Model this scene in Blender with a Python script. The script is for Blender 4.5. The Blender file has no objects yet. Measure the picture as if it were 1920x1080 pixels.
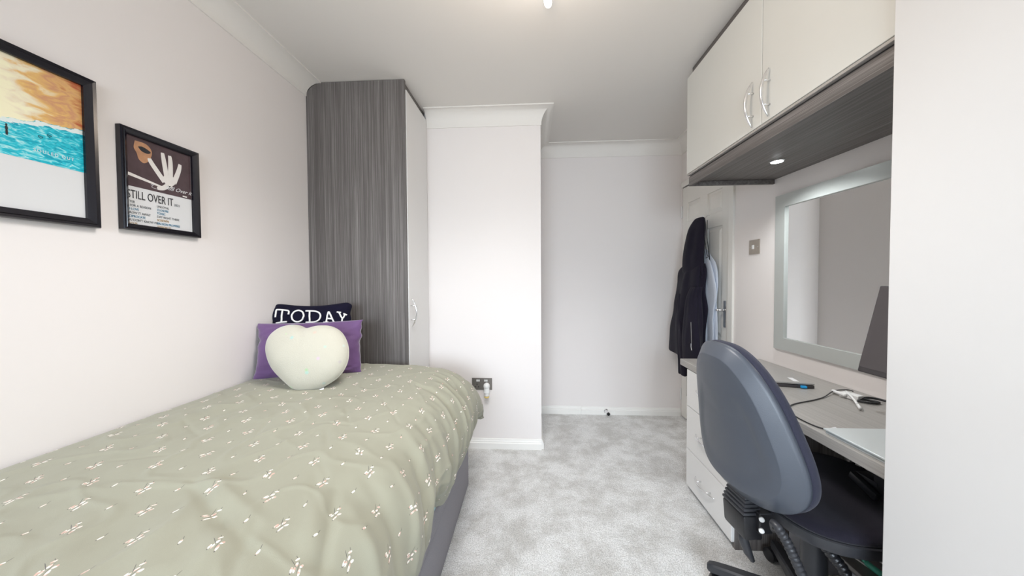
import bpy, bmesh, math, random
from mathutils import Vector, Matrix, noise
random.seed(4)
PI = math.pi
R = math.radians
SC = bpy.context.scene
COL = SC.collection

# ------------------------------------------------------------------ camera
FPX = 620.0
PITCH, ROLL, YAW, CAMH = R(1.45), R(-.33), R(3.2), 1.22
_f0 = Vector((-math.sin(YAW), math.cos(YAW), 0)); _r0 = Vector((math.cos(YAW), math.sin(YAW), 0)); _u0 = Vector((0, 0, 1))
_f = math.cos(PITCH)*_f0 - math.sin(PITCH)*_u0
_u = math.sin(PITCH)*_f0 + math.cos(PITCH)*_u0
_x = math.cos(ROLL)*_r0 + math.sin(ROLL)*_u
_u = -math.sin(ROLL)*_r0 + math.cos(ROLL)*_u
cd = bpy.data.cameras.new('camera'); cam = bpy.data.objects.new('camera', cd); COL.objects.link(cam)
cd.sensor_width = 36; cd.lens = FPX/1920*36; cd.clip_start = .02
cam.matrix_world = Matrix(((_x.x, _u.x, -_f.x, 0), (_x.y, _u.y, -_f.y, 0), (_x.z, _u.z, -_f.z, CAMH), (0, 0, 0, 1)))
SC.camera = cam

# ------------------------------------------------------------------ light and exposure
vs = SC.view_settings
vs.view_transform = 'Standard'; vs.look = 'None'; vs.gamma = 1; vs.use_curve_mapping = False
vs.exposure = 0.47
W = bpy.data.worlds.new('world'); SC.world = W; W.use_nodes = True
wn = W.node_tree; bg = wn.nodes['Background']
sky = wn.nodes.new('ShaderNodeTexSky'); sky.sky_type = 'NISHITA'; sky.sun_disc = False; sky.sun_elevation = R(38); sky.sun_rotation = R(120)
wn.links.new(sky.outputs[0], bg.inputs[0]); bg.inputs[1].default_value = .25

def area(name, loc, target, sx, sy, power, color):
    l = bpy.data.lights.new(name, 'AREA'); l.shape = 'RECTANGLE'; l.size = sx; l.size_y = sy; l.energy = power; l.color = color
    o = bpy.data.objects.new(name, l); COL.objects.link(o); o.location = loc
    o.rotation_euler = (Vector(target)-Vector(loc)).to_track_quat('-Z', 'Y').to_euler()
    return o
# daylight through the window in the wall behind the viewer
wl_ = area('window_daylight', (-.25, -2.52, 1.45), (-.05, .55, .0), 1.9, 1.1, 48, (.78, .89, 1.0)); wl_.data.spread = R(120)
# lamp of the ceiling fitting
def point(name, loc, power, color, r=.03, spot=None):
    l = bpy.data.lights.new(name, 'SPOT' if spot else 'POINT'); l.energy = power; l.color = color; l.shadow_soft_size = r
    if spot: l.spot_size = spot; l.spot_blend = .6
    o = bpy.data.objects.new(name, l); COL.objects.link(o); o.location = loc
    return o
point('ceiling_lamp_light', (.02, 1.0, 2.10), 6.0, (1.0, .82, .66), .10)
point('ceiling_spots_light', (-.16, .95, 2.24), 56, (.98, .975, .985), .25, R(146)).data.spot_blend = .8
point('downlight_light', (1.155, 1.63, 1.75), 9.0, (.93, .98, 1.0), .03, R(140))

# ------------------------------------------------------------------ materials
def nt(name):
    m = bpy.data.materials.new(name); m.use_nodes = True
    return m, m.node_tree, m.node_tree.nodes['Principled BSDF']
def N(t, typ, **kw):
    n = t.nodes.new(typ)
    for k, v in kw.items():
        if k.startswith('i_'): n.inputs[k[2:].replace('_', ' ')].default_value = v
        else: setattr(n, k, v)
    return n
def c4(c): return (c[0], c[1], c[2], 1)
def plain(name, col, rough=.5, metal=0, var=.06, vscale=6, bump=0, bscale=200, sheen=0, coat=0, spec=None):
    """base colour broken up by a soft noise, with optional fine relief"""
    m, t, b = nt(name)
    tc = N(t, 'ShaderNodeTexCoord')
    nz = N(t, 'ShaderNodeTexNoise'); nz.inputs['Scale'].default_value = vscale; nz.inputs['Detail'].default_value = 4
    t.links.new(tc.outputs['Object'], nz.inputs['Vector'])
    mx = N(t, 'ShaderNodeMix', data_type='RGBA')
    t.links.new(nz.outputs['Fac'], mx.inputs[0])
    mx.inputs[6].default_value = c4([x*(1-var) for x in col]); mx.inputs[7].default_value = c4([min(1, x*(1+var)) for x in col])
    t.links.new(mx.outputs[2], b.inputs['Base Color'])
    b.inputs['Roughness'].default_value = rough; b.inputs['Metallic'].default_value = metal
    if spec is not None: b.inputs['Specular IOR Level'].default_value = spec
    if sheen: b.inputs['Sheen Weight'].default_value = sheen; b.inputs['Sheen Roughness'].default_value = .4
    if coat: b.inputs['Coat Weight'].default_value = coat; b.inputs['Coat Roughness'].default_value = .1
    if bump:
        n2 = N(t, 'ShaderNodeTexNoise'); n2.inputs['Scale'].default_value = bscale; n2.inputs['Detail'].default_value = 3
        t.links.new(tc.outputs['Object'], n2.inputs['Vector'])
        bp = N(t, 'ShaderNodeBump'); bp.inputs['Strength'].default_value = bump; bp.inputs['Distance'].default_value = .004
        t.links.new(n2.outputs['Fac'], bp.inputs['Height']); t.links.new(bp.outputs[0], b.inputs['Normal'])
    return m
def emit(name, col, s):
    m, t, b = nt(name); b.inputs['Base Color'].default_value = c4(col)
    b.inputs['Emission Color'].default_value = c4(col); b.inputs['Emission Strength'].default_value = s
    return m
def laminate(name, axis, a, b_, c_, rough=.42):
    """grey streaked laminate, grain running along axis"""
    m, t, b = nt(name)
    tc = N(t, 'ShaderNodeTexCoord'); last = None
    def streak(k, along):
        mp = N(t, 'ShaderNodeMapping'); s = [k, k, k]; s[axis] = along
        mp.inputs['Scale'].default_value = s
        t.links.new(tc.outputs['Object'], mp.inputs[0])
        nz = N(t, 'ShaderNodeTexNoise'); nz.inputs['Scale'].default_value = 1; nz.inputs['Detail'].default_value = 5; nz.inputs['Roughness'].default_value = .7
        t.links.new(mp.outputs[0], nz.inputs[0]); return nz
    n1 = streak(95, .5); n2 = streak(520, 2.4); n3 = streak(16, .2)
    r1 = N(t, 'ShaderNodeValToRGB'); e = r1.color_ramp.elements
    e[0].position = .33; e[0].color = c4(a); e[1].position = .68; e[1].color = c4(c_)
    k = e.new(.5); k.color = c4(b_)
    ad = N(t, 'ShaderNodeMath', operation='MULTIPLY_ADD'); ad.inputs[1].default_value = .55
    t.links.new(n2.outputs['Fac'], ad.inputs[0])
    ml = N(t, 'ShaderNodeMath', operation='MULTIPLY'); ml.inputs[1].default_value = .30; t.links.new(n1.outputs['Fac'], ml.inputs[0])
    m3 = N(t, 'ShaderNodeMath', operation='MULTIPLY_ADD'); m3.inputs[1].default_value = .15; t.links.new(n3.outputs['Fac'], m3.inputs[0]); t.links.new(ml.outputs[0], m3.inputs[2])
    t.links.new(m3.outputs[0], ad.inputs[2])
    t.links.new(ad.outputs[0], r1.inputs[0]); t.links.new(r1.outputs[0], b.inputs['Base Color'])
    b.inputs['Roughness'].default_value = rough
    bp = N(t, 'ShaderNodeBump'); bp.inputs['Strength'].default_value = .15; bp.inputs['Distance'].default_value = .001
    t.links.new(n2.outputs['Fac'], bp.inputs['Height']); t.links.new(bp.outputs[0], b.inputs['Normal'])
    return m
M = {}
M['wall'] = plain('wall_paint', (.82, .775, .752), .75, var=.012, vscale=2, bump=.03, bscale=90)
M['wall_far'] = M['wall']
M['ceiling'] = plain('ceiling_paint', (.78, .75, .71), .85, var=.015, vscale=1.5)
M['trimw'] = plain('white_gloss_trim', (.85, .835, .80), .4, var=.01)
M['cove'] = plain('coving_paint', (.82, .79, .75), .7, var=.01)
M['doorp'] = plain('door_paint', (.83, .81, .765), .4, var=.01)
M['cream'] = plain('cream_laminate', (.69, .685, .645), .35, var=.012)
M['panel_lam'] = plain('plain_white_panel', (.65, .64, .63), .5, var=.01)
M['white_lam'] = plain('white_laminate', (.76, .75, .735), .4, var=.01)
LA, LB, LC = (.048, .041, .038), (.125, .112, .106), (.36, .34, .325)
M['lam_z'] = laminate('grey_streaked_laminate_upright', 2, LA, LB, LC)
M['lam_y'] = laminate('grey_streaked_laminate_flat', 1, LA, LB, LC)
M['desk'] = laminate('grey_desk_laminate', 1, (.25, .235, .22), (.34, .325, .305), (.46, .44, .42), .33)
M['taupe'] = plain('taupe_edging', (.42, .39, .365), .45, var=.04)
M['chrome'] = plain('chrome', (.85, .85, .86), .12, 1, var=.01)
M['brushed'] = plain('brushed_nickel', (.50, .45, .39), .38, 1, var=.08, vscale=60)
M['gunmetal'] = plain('dark_nickel', (.26, .24, .22), .4, .7, var=.08, vscale=60)
M['black_pl'] = plain('black_plastic', (.012, .012, .014), .35, var=.2)
M['black_rub'] = plain('black_rubber', (.01, .01, .01), .7)
M['frame'] = plain('black_lacquer', (.006, .005, .009), .22, var=.1)
M['paper'] = plain('poster_paper', (.72, .72, .72), .35, var=.01)
M['mirror'] = plain('mirror_glass', (.93, .94, .93), .01, 1, var=0)
M['mframe'] = plain('silver_painted_frame', (.50, .52, .50), .38, .25, var=.02)
M['shell'] = plain('slate_blue_plastic', (.070, .080, .100), .36, var=.05, vscale=4, bump=.12, bscale=700)
M['navy'] = plain('navy_upholstery', (.026, .027, .048), .92, var=.35, vscale=420, bump=.5, bscale=900, sheen=.12)
M['seatfab'] = plain('dark_seat_fabric', (.016, .014, .024), .95, var=.3, vscale=420, bump=.5, bscale=900, sheen=.12, spec=.3)
M['chplast'] = plain('charcoal_chair_plastic', (.030, .031, .036), .4, var=.1)
M['coat'] = plain('black_coat_cloth', (.011, .009, .019), .9, var=.25, vscale=14, bump=.3, bscale=300, sheen=.05, spec=.25)
M['bluecloth'] = plain('pale_blue_cloth', (.58, .63, .72), .85, var=.06, bump=.2, bscale=300)
M['purple'] = plain('purple_velvet', (.13, .062, .175), .75, var=.18, vscale=9, bump=.15, bscale=300, sheen=.8)
M['today'] = plain('black_cushion_cloth', (.005, .004, .016), .9, var=.3, vscale=20, bump=.3, bscale=500, sheen=.04, spec=.2)
M['rope'] = plain('white_rope', (.85, .84, .82), .8, var=.03, bump=.3, bscale=400)
M['divan'] = plain('grey_divan_cloth', (.31, .30, .325), .95, var=.30, vscale=420, bump=.5, bscale=800)
M['aqua'] = plain('aqua_sheet', (.38, .70, .76), .8, var=.03)
M['white_pl'] = plain('white_plastic', (.80, .80, .79), .35, var=.01)
M['oil'] = plain('amber_oil', (.75, .55, .18), .15, var=.05)
M['silver'] = plain('silver_laptop', (.62, .66, .66), .36, .25, var=.01)
M['greylid'] = plain('grey_laptop_lid', (.40, .385, .37), .42, .35, var=.01)
M['darkpl'] = plain('dark_grey_plastic', (.05, .045, .048), .4, var=.05)
M['screen'] = plain('monitor_screen', (.085, .075, .078), .35, var=.02)
M['bluepl'] = plain('blue_plastic', (.02, .35, .75), .35)
M['greenpl'] = plain('green_plastic', (.10, .50, .36), .35)
M['greycase'] = plain('pale_grey_case', (.42, .43, .47), .5)
M['greybrd'] = plain('grey_metal_plate', (.25, .24, .23), .45, .2)
M['cable'] = plain('black_cable', (.015, .015, .017), .5)
M['glow'] = emit('lit_lamp_tube', (1, .98, .95), 6)
M['glow2'] = emit('lit_downlight', (.93, .98, 1.0), 22)
M['ink'] = plain('black_ink', (.02, .02, .025), .6)
M['inkw'] = plain('white_ink', (.75, .75, .76), .6)
M['inkg'] = plain('grey_ink', (.15, .16, .17), .6)
M['inkb'] = plain('blue_ink', (.05, .22, .36), .6)
M['inko'] = plain('ochre_ink', (.45, .28, .10), .6)
M['glass'] = plain('window_glass', (1, 1, 1), .02); M['glass'].node_tree.nodes['Principled BSDF'].inputs['Transmission Weight'].default_value = 1

def carpet():
    m, t, b = nt('silver_grey_carpet')
    tc = N(t, 'ShaderNodeTexCoord')
    big = N(t, 'ShaderNodeTexNoise'); big.inputs['Scale'].default_value = 5.5; big.inputs['Detail'].default_value = 9; big.inputs['Roughness'].default_value = .72; big.inputs['Distortion'].default_value = .15
    fin = N(t, 'ShaderNodeTexNoise'); fin.inputs['Scale'].default_value = 190; fin.inputs['Detail'].default_value = 3; fin.inputs['Roughness'].default_value = .8
    mid = N(t, 'ShaderNodeTexNoise'); mid.inputs['Scale'].default_value = 60; mid.inputs['Detail'].default_value = 4
    for n in (big, fin, mid): t.links.new(tc.outputs['Object'], n.inputs['Vector'])
    r = N(t, 'ShaderNodeValToRGB'); e = r.color_ramp.elements
    e[0].position = .40; e[0].color = (.66, .645, .62, 1); e[1].position = .58; e[1].color = (.90, .895, .885, 1)
    t.links.new(big.outputs['Fac'], r.inputs[0])
    r2 = N(t, 'ShaderNodeValToRGB'); e = r2.color_ramp.elements
    e[0].position = .36; e[0].color = (.56, .56, .55, 1); e[1].position = .60; e[1].color = (1.08, 1.08, 1.08, 1)
    t.links.new(fin.outputs['Fac'], r2.inputs[0])
    mx = N(t, 'ShaderNodeMix', data_type='RGBA', blend_type='MULTIPLY'); mx.inputs[0].default_value = 1
    t.links.new(r.outputs[0], mx.inputs[6]); t.links.new(r2.outputs[0], mx.inputs[7])
    t.links.new(mx.outputs[2], b.inputs['Base Color'])
    b.inputs['Roughness'].default_value = 1; b.inputs['Sheen Weight'].default_value = .3; b.inputs['Specular IOR Level'].default_value = .1
    ad = N(t, 'ShaderNodeMath', operation='MULTIPLY_ADD'); ad.inputs[1].default_value = .6
    t.links.new(fin.outputs['Fac'], ad.inputs[0]); t.links.new(mid.outputs['Fac'], ad.inputs[2])
    bp = N(t, 'ShaderNodeBump'); bp.inputs['Strength'].default_value = .7; bp.inputs['Distance'].default_value = .008
    t.links.new(ad.outputs[0], bp.inputs['Height']); t.links.new(bp.outputs[0], b.inputs['Normal'])
    return m
M['carpet'] = carpet()

class NX:
    """tiny helper that writes chains of math nodes"""
    def __init__(s, t): s.t = t
    def put(s, sock, v):
        if isinstance(v, (int, float)): sock.default_value = v
        elif isinstance(v, (tuple, list)): sock.default_value = v
        else: s.t.links.new(v, sock)
    def m(s, op, a, b=0.0, c=0.0):
        n = s.t.nodes.new('ShaderNodeMath'); n.operation = op
        s.put(n.inputs[0], a); s.put(n.inputs[1], b); s.put(n.inputs[2], c); return n.outputs[0]
    def v(s, op, a, b=(0, 0, 0)):
        n = s.t.nodes.new('ShaderNodeVectorMath'); n.operation = op
        s.put(n.inputs[0], a); s.put(n.inputs[1], b)
        return n.outputs['Value'] if op in ('DOT_PRODUCT', 'LENGTH') else n.outputs[0]
    def ell(s, p, cx, cy, ang, hl, hw):
        d = (math.cos(ang)/hl, math.sin(ang)/hl, 0); e = (-math.sin(ang)/hw, math.cos(ang)/hw, 0)
        a = s.m('ADD', s.v('DOT_PRODUCT', p, d), -(cx*d[0]+cy*d[1]))
        b = s.m('ADD', s.v('DOT_PRODUCT', p, e), -(cx*e[0]+cy*e[1]))
        return s.m('MULTIPLY_ADD', b, b, s.m('MULTIPLY', a, a))
def duvet_mat():
    m, t, b = nt('sage_green_printed_cotton')
    x = NX(t); tc = N(t, 'ShaderNodeTexCoord'); uv = tc.outputs['UV']
    CX, CY = .15, .14
    pet = None; stem = None
    PET = [(-.0048, -.0065, 1.75, .0052, .0019), (-.0008, -.0056, 1.70, .0050, .0017), (.0078, -.0075, 1.79, .0066, .0019), (-.0005, .0050, 1.64, .0044, .0023), (.0075, .0038, 1.2, .0042, .0023), (-.0035, .0142, .95, .0040, .0019)]
    ST = [(-.0066, .0060, 2.35, .0100, .00055), (.0030, .0005, 1.75, .0120, .00045), (-.0042, -.0125, 1.75, .0014, .0009), (.0094, -.0152, 1.8, .0014, .0009), (-.0060, .0185, 2.3, .0030, .0005)]
    for ox, oy in ((0, 0), (.5, .5)):
        sc = x.v('ADD', x.v('MULTIPLY', uv, (1/CX, 1/CY, 0)), (ox+20, oy+20, 0))
        cell = x.v('FLOOR', sc); fr = x.v('FRACTION', sc)
        for q, (fx, fy) in enumerate(((.25, .5), (.75, .5))):
            wnz = N(t, 'ShaderNodeTexWhiteNoise', noise_dimensions='3D')
            t.links.new(x.v('ADD', cell, (ox*7+.3, oy*3+.1, q*5)), wnz.inputs['Vector'])
            loc = x.v('MULTIPLY', x.v('SUBTRACT', fr, (fx, fy, 0)), (CX, CY, 0))
            jit = x.v('MULTIPLY', x.v('SUBTRACT', wnz.outputs['Color'], (.5, .5, .5)), (.016, .016, 0))
            loc = x.v('ADD', loc, jit)
            vr = N(t, 'ShaderNodeVectorRotate', rotation_type='Z_AXIS')
            t.links.new(loc, vr.inputs['Vector']); t.links.new(x.m('MULTIPLY_ADD', wnz.outputs['Value'], .8, -.3), vr.inputs['Angle'])
            p = x.v('MULTIPLY', vr.outputs[0], (.92, .92, 1))
            P_ = PET if q == 0 else [(0, 0, 1.6, .0050, .0021)]
            S_ = ST if q == 0 else [(-.0012, .0088, 1.9, .0046, .0005), (0, -.0058, 1.6, .0014, .0009)]
            for e in P_:
                d = x.ell(p, *e); pet = d if pet is None else x.m('MINIMUM', pet, d)
            for e in S_:
                d = x.ell(p, *e); stem = d if stem is None else x.m('MINIMUM', stem, d)
    nz = N(t, 'ShaderNodeTexNoise'); nz.inputs['Scale'].default_value = 110; t.links.new(uv, nz.inputs['Vector'])
    pk = N(t, 'ShaderNodeValToRGB'); e = pk.color_ramp.elements
    e[0].position = .46; e[0].color = (.86, .83, .76, 1); e[1].position = .60; e[1].color = (.62, .40, .33, 1)
    t.links.new(nz.outputs['Fac'], pk.inputs[0])
    bn = N(t, 'ShaderNodeTexNoise'); bn.inputs['Scale'].default_value = 5; bn.inputs['Detail'].default_value = 5; t.links.new(uv, bn.inputs['Vector'])
    wv = N(t, 'ShaderNodeTexNoise'); wv.inputs['Scale'].default_value = 650; t.links.new(uv, wv.inputs['Vector'])
    base = N(t, 'ShaderNodeMix', data_type='RGBA')
    base.inputs[6].default_value = (.290, .284, .214, 1); base.inputs[7].default_value = (.352, .347, .270, 1)
    t.links.new(x.m('MULTIPLY_ADD', wv.outputs['Fac'], .5, x.m('MULTIPLY', bn.outputs['Fac'], .5)), base.inputs[0])
    mk = lambda d: x.m('LESS_THAN', d, 1.0)
    m1 = N(t, 'ShaderNodeMix', data_type='RGBA'); t.links.new(mk(stem), m1.inputs[0]); t.links.new(base.outputs[2], m1.inputs[6]); m1.inputs[7].default_value = (.12, .11, .10, 1)
    m2 = N(t, 'ShaderNodeMix', data_type='RGBA'); t.links.new(mk(pet), m2.inputs[0]); t.links.new(m1.outputs[2], m2.inputs[6]); t.links.new(pk.outputs[0], m2.inputs[7])
    t.links.new(m2.outputs[2], b.inputs['Base Color'])
    b.inputs['Roughness'].default_value = .92; b.inputs['Sheen Weight'].default_value = .15
    bp = N(t, 'ShaderNodeBump'); bp.inputs['Strength'].default_value = .12; bp.inputs['Distance'].default_value = .002
    t.links.new(wv.outputs['Fac'], bp.inputs['Height']); t.links.new(bp.outputs[0], b.inputs['Normal'])
    return m
M['duvet'] = duvet_mat()
def heart_mat():
    m, t, b = nt('cream_plush')
    tc = N(t, 'ShaderNodeTexCoord')
    vo = N(t, 'ShaderNodeTexVoronoi'); vo.inputs['Scale'].default_value = 22; t.links.new(tc.outputs['Object'], vo.inputs['Vector'])
    r = N(t, 'ShaderNodeValToRGB'); e = r.color_ramp.elements; e[0].position = .10; e[0].color = (1, 1, 1, 1); e[1].position = .22; e[1].color = (0, 0, 0, 1)
    t.links.new(vo.outputs['Distance'], r.inputs[0])
    hs = N(t, 'ShaderNodeMix', data_type='RGBA', blend_type='MIX'); hs.inputs[0].default_value = .62
    t.links.new(vo.outputs['Color'], hs.inputs[6]); hs.inputs[7].default_value = (.46, .52, .40, 1)
    mx = N(t, 'ShaderNodeMix', data_type='RGBA')
    mm = N(t, 'ShaderNodeMath', operation='MULTIPLY'); mm.inputs[1].default_value = .6; t.links.new(r.outputs[0], mm.inputs[0])
    t.links.new(mm.outputs[0], mx.inputs[0]); mx.inputs[6].default_value = (.53, .505, .42, 1); t.links.new(hs.outputs[2], mx.inputs[7])
    t.links.new(mx.outputs[2], b.inputs['Base Color']); b.inputs['Roughness'].default_value = .95; b.inputs['Sheen Weight'].default_value = .4
    nz = N(t, 'ShaderNodeTexNoise'); nz.inputs['Scale'].default_value = 300; t.links.new(tc.outputs['Object'], nz.inputs['Vector'])
    bp = N(t, 'ShaderNodeBump'); bp.inputs['Strength'].default_value = .35; bp.inputs['Distance'].default_value = .004
    t.links.new(nz.outputs['Fac'], bp.inputs['Height']); t.links.new(bp.outputs[0], b.inputs['Normal'])
    return m
M['heart'] = heart_mat()

def sea_print():
    """printed picture: orange cloudy sky over turquoise water, UV 0..1"""
    m, t, b = nt('sunset_sea_print'); x = NX(t); tc = N(t, 'ShaderNodeTexCoord'); uv = tc.outputs['UV']
    sp = N(t, 'ShaderNodeSeparateXYZ'); t.links.new(uv, sp.inputs[0]); U, V = sp.outputs[0], sp.outputs[1]
    n1 = N(t, 'ShaderNodeTexNoise'); n1.inputs['Scale'].default_value = 5; n1.inputs['Detail'].default_value = 8; n1.inputs['Distortion'].default_value = .8
    t.links.new(x.v('MULTIPLY', uv, (1, 2.2, 1)), n1.inputs['Vector'])
    n2 = N(t, 'ShaderNodeTexNoise'); n2.inputs['Scale'].default_value = 14; n2.inputs['Detail'].default_value = 8; n2.inputs['Distortion'].default_value = 1.2
    t.links.new(x.v('MULTIPLY', uv, (1, 2.6, 1)), n2.inputs['Vector'])
    sky_r = N(t, 'ShaderNodeValToRGB'); e = sky_r.color_ramp.elements
    e[0].position = .08; e[0].color = (.92, .86, .60, 1); e[1].position = 1; e[1].color = (.48, .11, .04, 1)
    for p, c in ((.25, (.85, .75, .55)), (.45, (.78, .48, .16)), (.62, (.62, .30, .16)), (.78, (.72, .42, .16))):
        k = e.new(p); k.color = c4(c)
    f = x.m('ADD', x.m('ADD', x.m('MULTIPLY_ADD', U, 1.5, -.85), x.m('MULTIPLY_ADD', V, .5, -.3)), x.m('MULTIPLY_ADD', n1.outputs['Fac'], 1.3, -.45))
    t.links.new(f, sky_r.inputs[0])
    sea_r = N(t, 'ShaderNodeValToRGB'); e = sea_r.color_ramp.elements
    e[0].position = .30; e[0].color = (.0, .30, .42, 1); e[1].position = .72; e[1].color = (.55, .86, .85, 1)
    k = e.new(.5); k.color = (.02, .55, .66, 1)
    t.links.new(x.m('ADD', n2.outputs['Fac'], x.m('MULTIPLY_ADD', U, -.14, .08)), sea_r.inputs[0])
    hz = x.m('ADD', x.m('MULTIPLY', n1.outputs['Fac'], .10), x.m('MULTIPLY_ADD', U, .22, .20))     # water line
    seam = N(t, 'ShaderNodeMix', data_type='RGBA'); t.links.new(x.m('GREATER_THAN', V, hz), seam.inputs[0])
    t.links.new(sea_r.outputs[0], seam.inputs[6]); t.links.new(sky_r.outputs[0], seam.inputs[7])
    foam = N(t, 'ShaderNodeMix', data_type='RGBA')
    t.links.new(x.m('LESS_THAN', x.m('ABSOLUTE', x.m('SUBTRACT', V, x.m('SUBTRACT', hz, .02))), x.m('MULTIPLY', n2.outputs['Fac'], .035)), foam.inputs[0])
    t.links.new(seam.outputs[2], foam.inputs[6]); foam.inputs[7].default_value = (.75, .82, .80, 1)
    t.links.new(foam.outputs[2], b.inputs['Base Color']); b.inputs['Roughness'].default_value = .3
    return m
M['sea'] = sea_print()
M['maroon'] = plain('maroon_print', (.075, .045, .05), .3, var=.5, vscale=30)
M['tan'] = plain('tan_print', (.50, .26, .14), .3, var=.3, vscale=60)
M['pale'] = plain('pale_print', (.78, .74, .70), .3, var=.05, vscale=60)

# ------------------------------------------------------------------ mesh helpers
def ob(name, verts, faces, mat, parent=None, smooth=False, uvs=None, loc=None):
    """one mesh object; verts are world coordinates, shifted to the top-level object's base"""
    org = Vector(loc) if loc is not None else Vector((0, 0, 0))
    if parent is not None: org = Vector(parent['_org'])
    me = bpy.data.meshes.new(name)
    me.from_pydata([tuple(Vector(v)-org) for v in verts], [], faces)
    if uvs is not None:
        ul = me.uv_layers.new(name='UVMap')
        for lp in me.loops: ul.data[lp.index].uv = uvs[lp.vertex_index]
    me.materials.append(mat)
    if smooth:
        for p in me.polygons: p.use_smooth = True
    o = bpy.data.objects.new(name, me); COL.objects.link(o)
    o['_org'] = tuple(org)
    if parent is not None: o.parent = parent
    else: o.location = org
    return o
class G:
    """collects shapes into one mesh"""
    def __init__(s): s.v = []; s.f = []
    def add(s, v, f):
        k = len(s.v); s.v += [tuple(p) for p in v]; s.f += [tuple(i+k for i in q) for q in f]; return s
    def box(s, x0, x1, y0, y1, z0, z1, bev=.0015):
        bm = bmesh.new()
        bmesh.ops.create_cube(bm, size=1)
        for v in bm.verts: v.co = Vector(((x0+x1)/2+v.co.x*(x1-x0), (y0+y1)/2+v.co.y*(y1-y0), (z0+z1)/2+v.co.z*(z1-z0)))
        if bev: bmesh.ops.bevel(bm, geom=bm.edges[:], offset=min(bev, .3*min(abs(x1-x0), abs(y1-y0), abs(z1-z0))), segments=2, affect='EDGES', profile=.5)
        bm.verts.ensure_lookup_table(); bm.verts.index_update()
        s.add([v.co[:] for v in bm.verts], [[v.index for v in f.verts] for f in bm.faces]); bm.free(); return s
    def obox(s, c, ax, ay, az, hx, hy, hz, bev=.0015):
        g = G().box(-hx, hx, -hy, hy, -hz, hz, bev); c = Vector(c); ax, ay, az = Vector(ax).normalized(), Vector(ay).normalized(), Vector(az).normalized()
        return s.add([c+ax*v[0]+ay*v[1]+az*v[2] for v in g.v], g.f)
    def prism(s, poly, z0, z1):
        n = len(poly)
        v = [(p[0], p[1], z0) for p in poly]+[(p[0], p[1], z1) for p in poly]
        return s.add(v, [list(range(n))[::-1], list(range(n, 2*n))]+[[i, (i+1) % n, n+(i+1) % n, n+i] for i in range(n)])
    def tube(s, pts, r, n=10, cap=True, sub=0):
        pts = [Vector(p) for p in pts]
        if sub: pts, rr = catmull(pts, sub), r
        rad = r if isinstance(r, (list, tuple)) else [r]*len(pts)
        if len(rad) != len(pts): rad = [rad[min(len(rad)-1, int(i*len(rad)/len(pts)))] for i in range(len(pts))]
        v = []; f = []; up = None
        for i, p in enumerate(pts):
            d = (pts[min(i+1, len(pts)-1)]-pts[max(i-1, 0)]).normalized()
            if up is None: up = d.orthogonal().normalized()
            up = (up-d*up.dot(d)); up = up.normalized() if up.length > 1e-6 else d.orthogonal().normalized()
            w = d.cross(up)
            for k in range(n):
                a = 2*PI*k/n; v.append(p+(up*math.cos(a)+w*math.sin(a))*rad[i])
        for i in range(len(pts)-1):
            for k in range(n): f.append([i*n+k, i*n+(k+1) % n, (i+1)*n+(k+1) % n, (i+1)*n+k])
        if cap: f.append(list(range(n))[::-1]); f.append([(len(pts)-1)*n+k for k in range(n)])
        return s.add(v, f)
    def lathe(s, c, axis, prof, n=28):
        """prof = [(radius, distance along axis)]"""
        c = Vector(c); a = Vector(axis).normalized(); u = a.orthogonal().normalized(); w = a.cross(u); v = []; f = []
        for r, h in prof:
            for k in range(n):
                t = 2*PI*k/n; v.append(c+a*h+(u*math.cos(t)+w*math.sin(t))*max(r, 1e-4))
        for i in range(len(prof)-1):
            for k in range(n): f.append([i*n+k, i*n+(k+1) % n, (i+1)*n+(k+1) % n, (i+1)*n+k])
        f.append(list(range(n))[::-1]); f.append([(len(prof)-1)*n+k for k in range(n)])
        return s.add(v, f)
    def ell(s, c, rx, ry, rz, n=16, m=10):
        v = []; f = []
        for j in range(m+1):
            t = PI*j/m
            for k in range(n):
                a = 2*PI*k/n; v.append((c[0]+rx*math.sin(t)*math.cos(a), c[1]+ry*math.sin(t)*math.sin(a), c[2]+rz*math.cos(t)))
        for j in range(m):
            for k in range(n): f.append([j*n+k, (j+1)*n+k, (j+1)*n+(k+1) % n, j*n+(k+1) % n])
        return s.add(v, f)
    def make(s, name, mat, parent=None, smooth=False, loc=None):
        o = ob(name, s.v, s.f, mat, parent, smooth, loc=loc)
        if smooth == 'auto':
            try: o.data.set_sharp_from_angle(angle=R(35))
            except Exception: pass
        return o
def catmull(P, sub):
    out = []
    for i in range(len(P)-1):
        a, b, c, d = P[max(i-1, 0)], P[i], P[i+1], P[min(i+2, len(P)-1)]
        for k in range(sub):
            t = k/sub; out.append(.5*((2*b)+(c-a)*t+(2*a-5*b+4*c-d)*t*t+(3*b-a-3*c+d)*t**3))
    out.append(P[-1]); return out
def sweep(path, prof, closed_ends=True):
    """extrude a profile (out, z) along a plan path; 'out' goes to the right of the travel direction, corners mitred"""
    P = [Vector(p) for p in path]; v = []; f = []; n = len(prof)
    for i, p in enumerate(P):
        ds = []
        if i > 0: ds.append((P[i]-P[i-1]).normalized())
        if i < len(P)-1: ds.append((P[i+1]-P[i]).normalized())
        ns = [Vector((d.y, -d.x)) for d in ds]
        if len(ns) == 2:
            m = (ns[0]+ns[1]).normalized(); m = m/m.dot(ns[0])
        else: m = ns[0]
        for a, z in prof: v.append((p.x+m.x*a, p.y+m.y*a, z))
    for i in range(len(P)-1):
        for k in range(n): f.append([i*n+k, i*n+(k+1) % n, (i+1)*n+(k+1) % n, (i+1)*n+k])
    f.append(list(range(n))[::-1]); f.append([(len(P)-1)*n+k for k in range(n)])
    return G().add(v, f)
def struct(o): o['kind'] = 'structure'; return o
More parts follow.
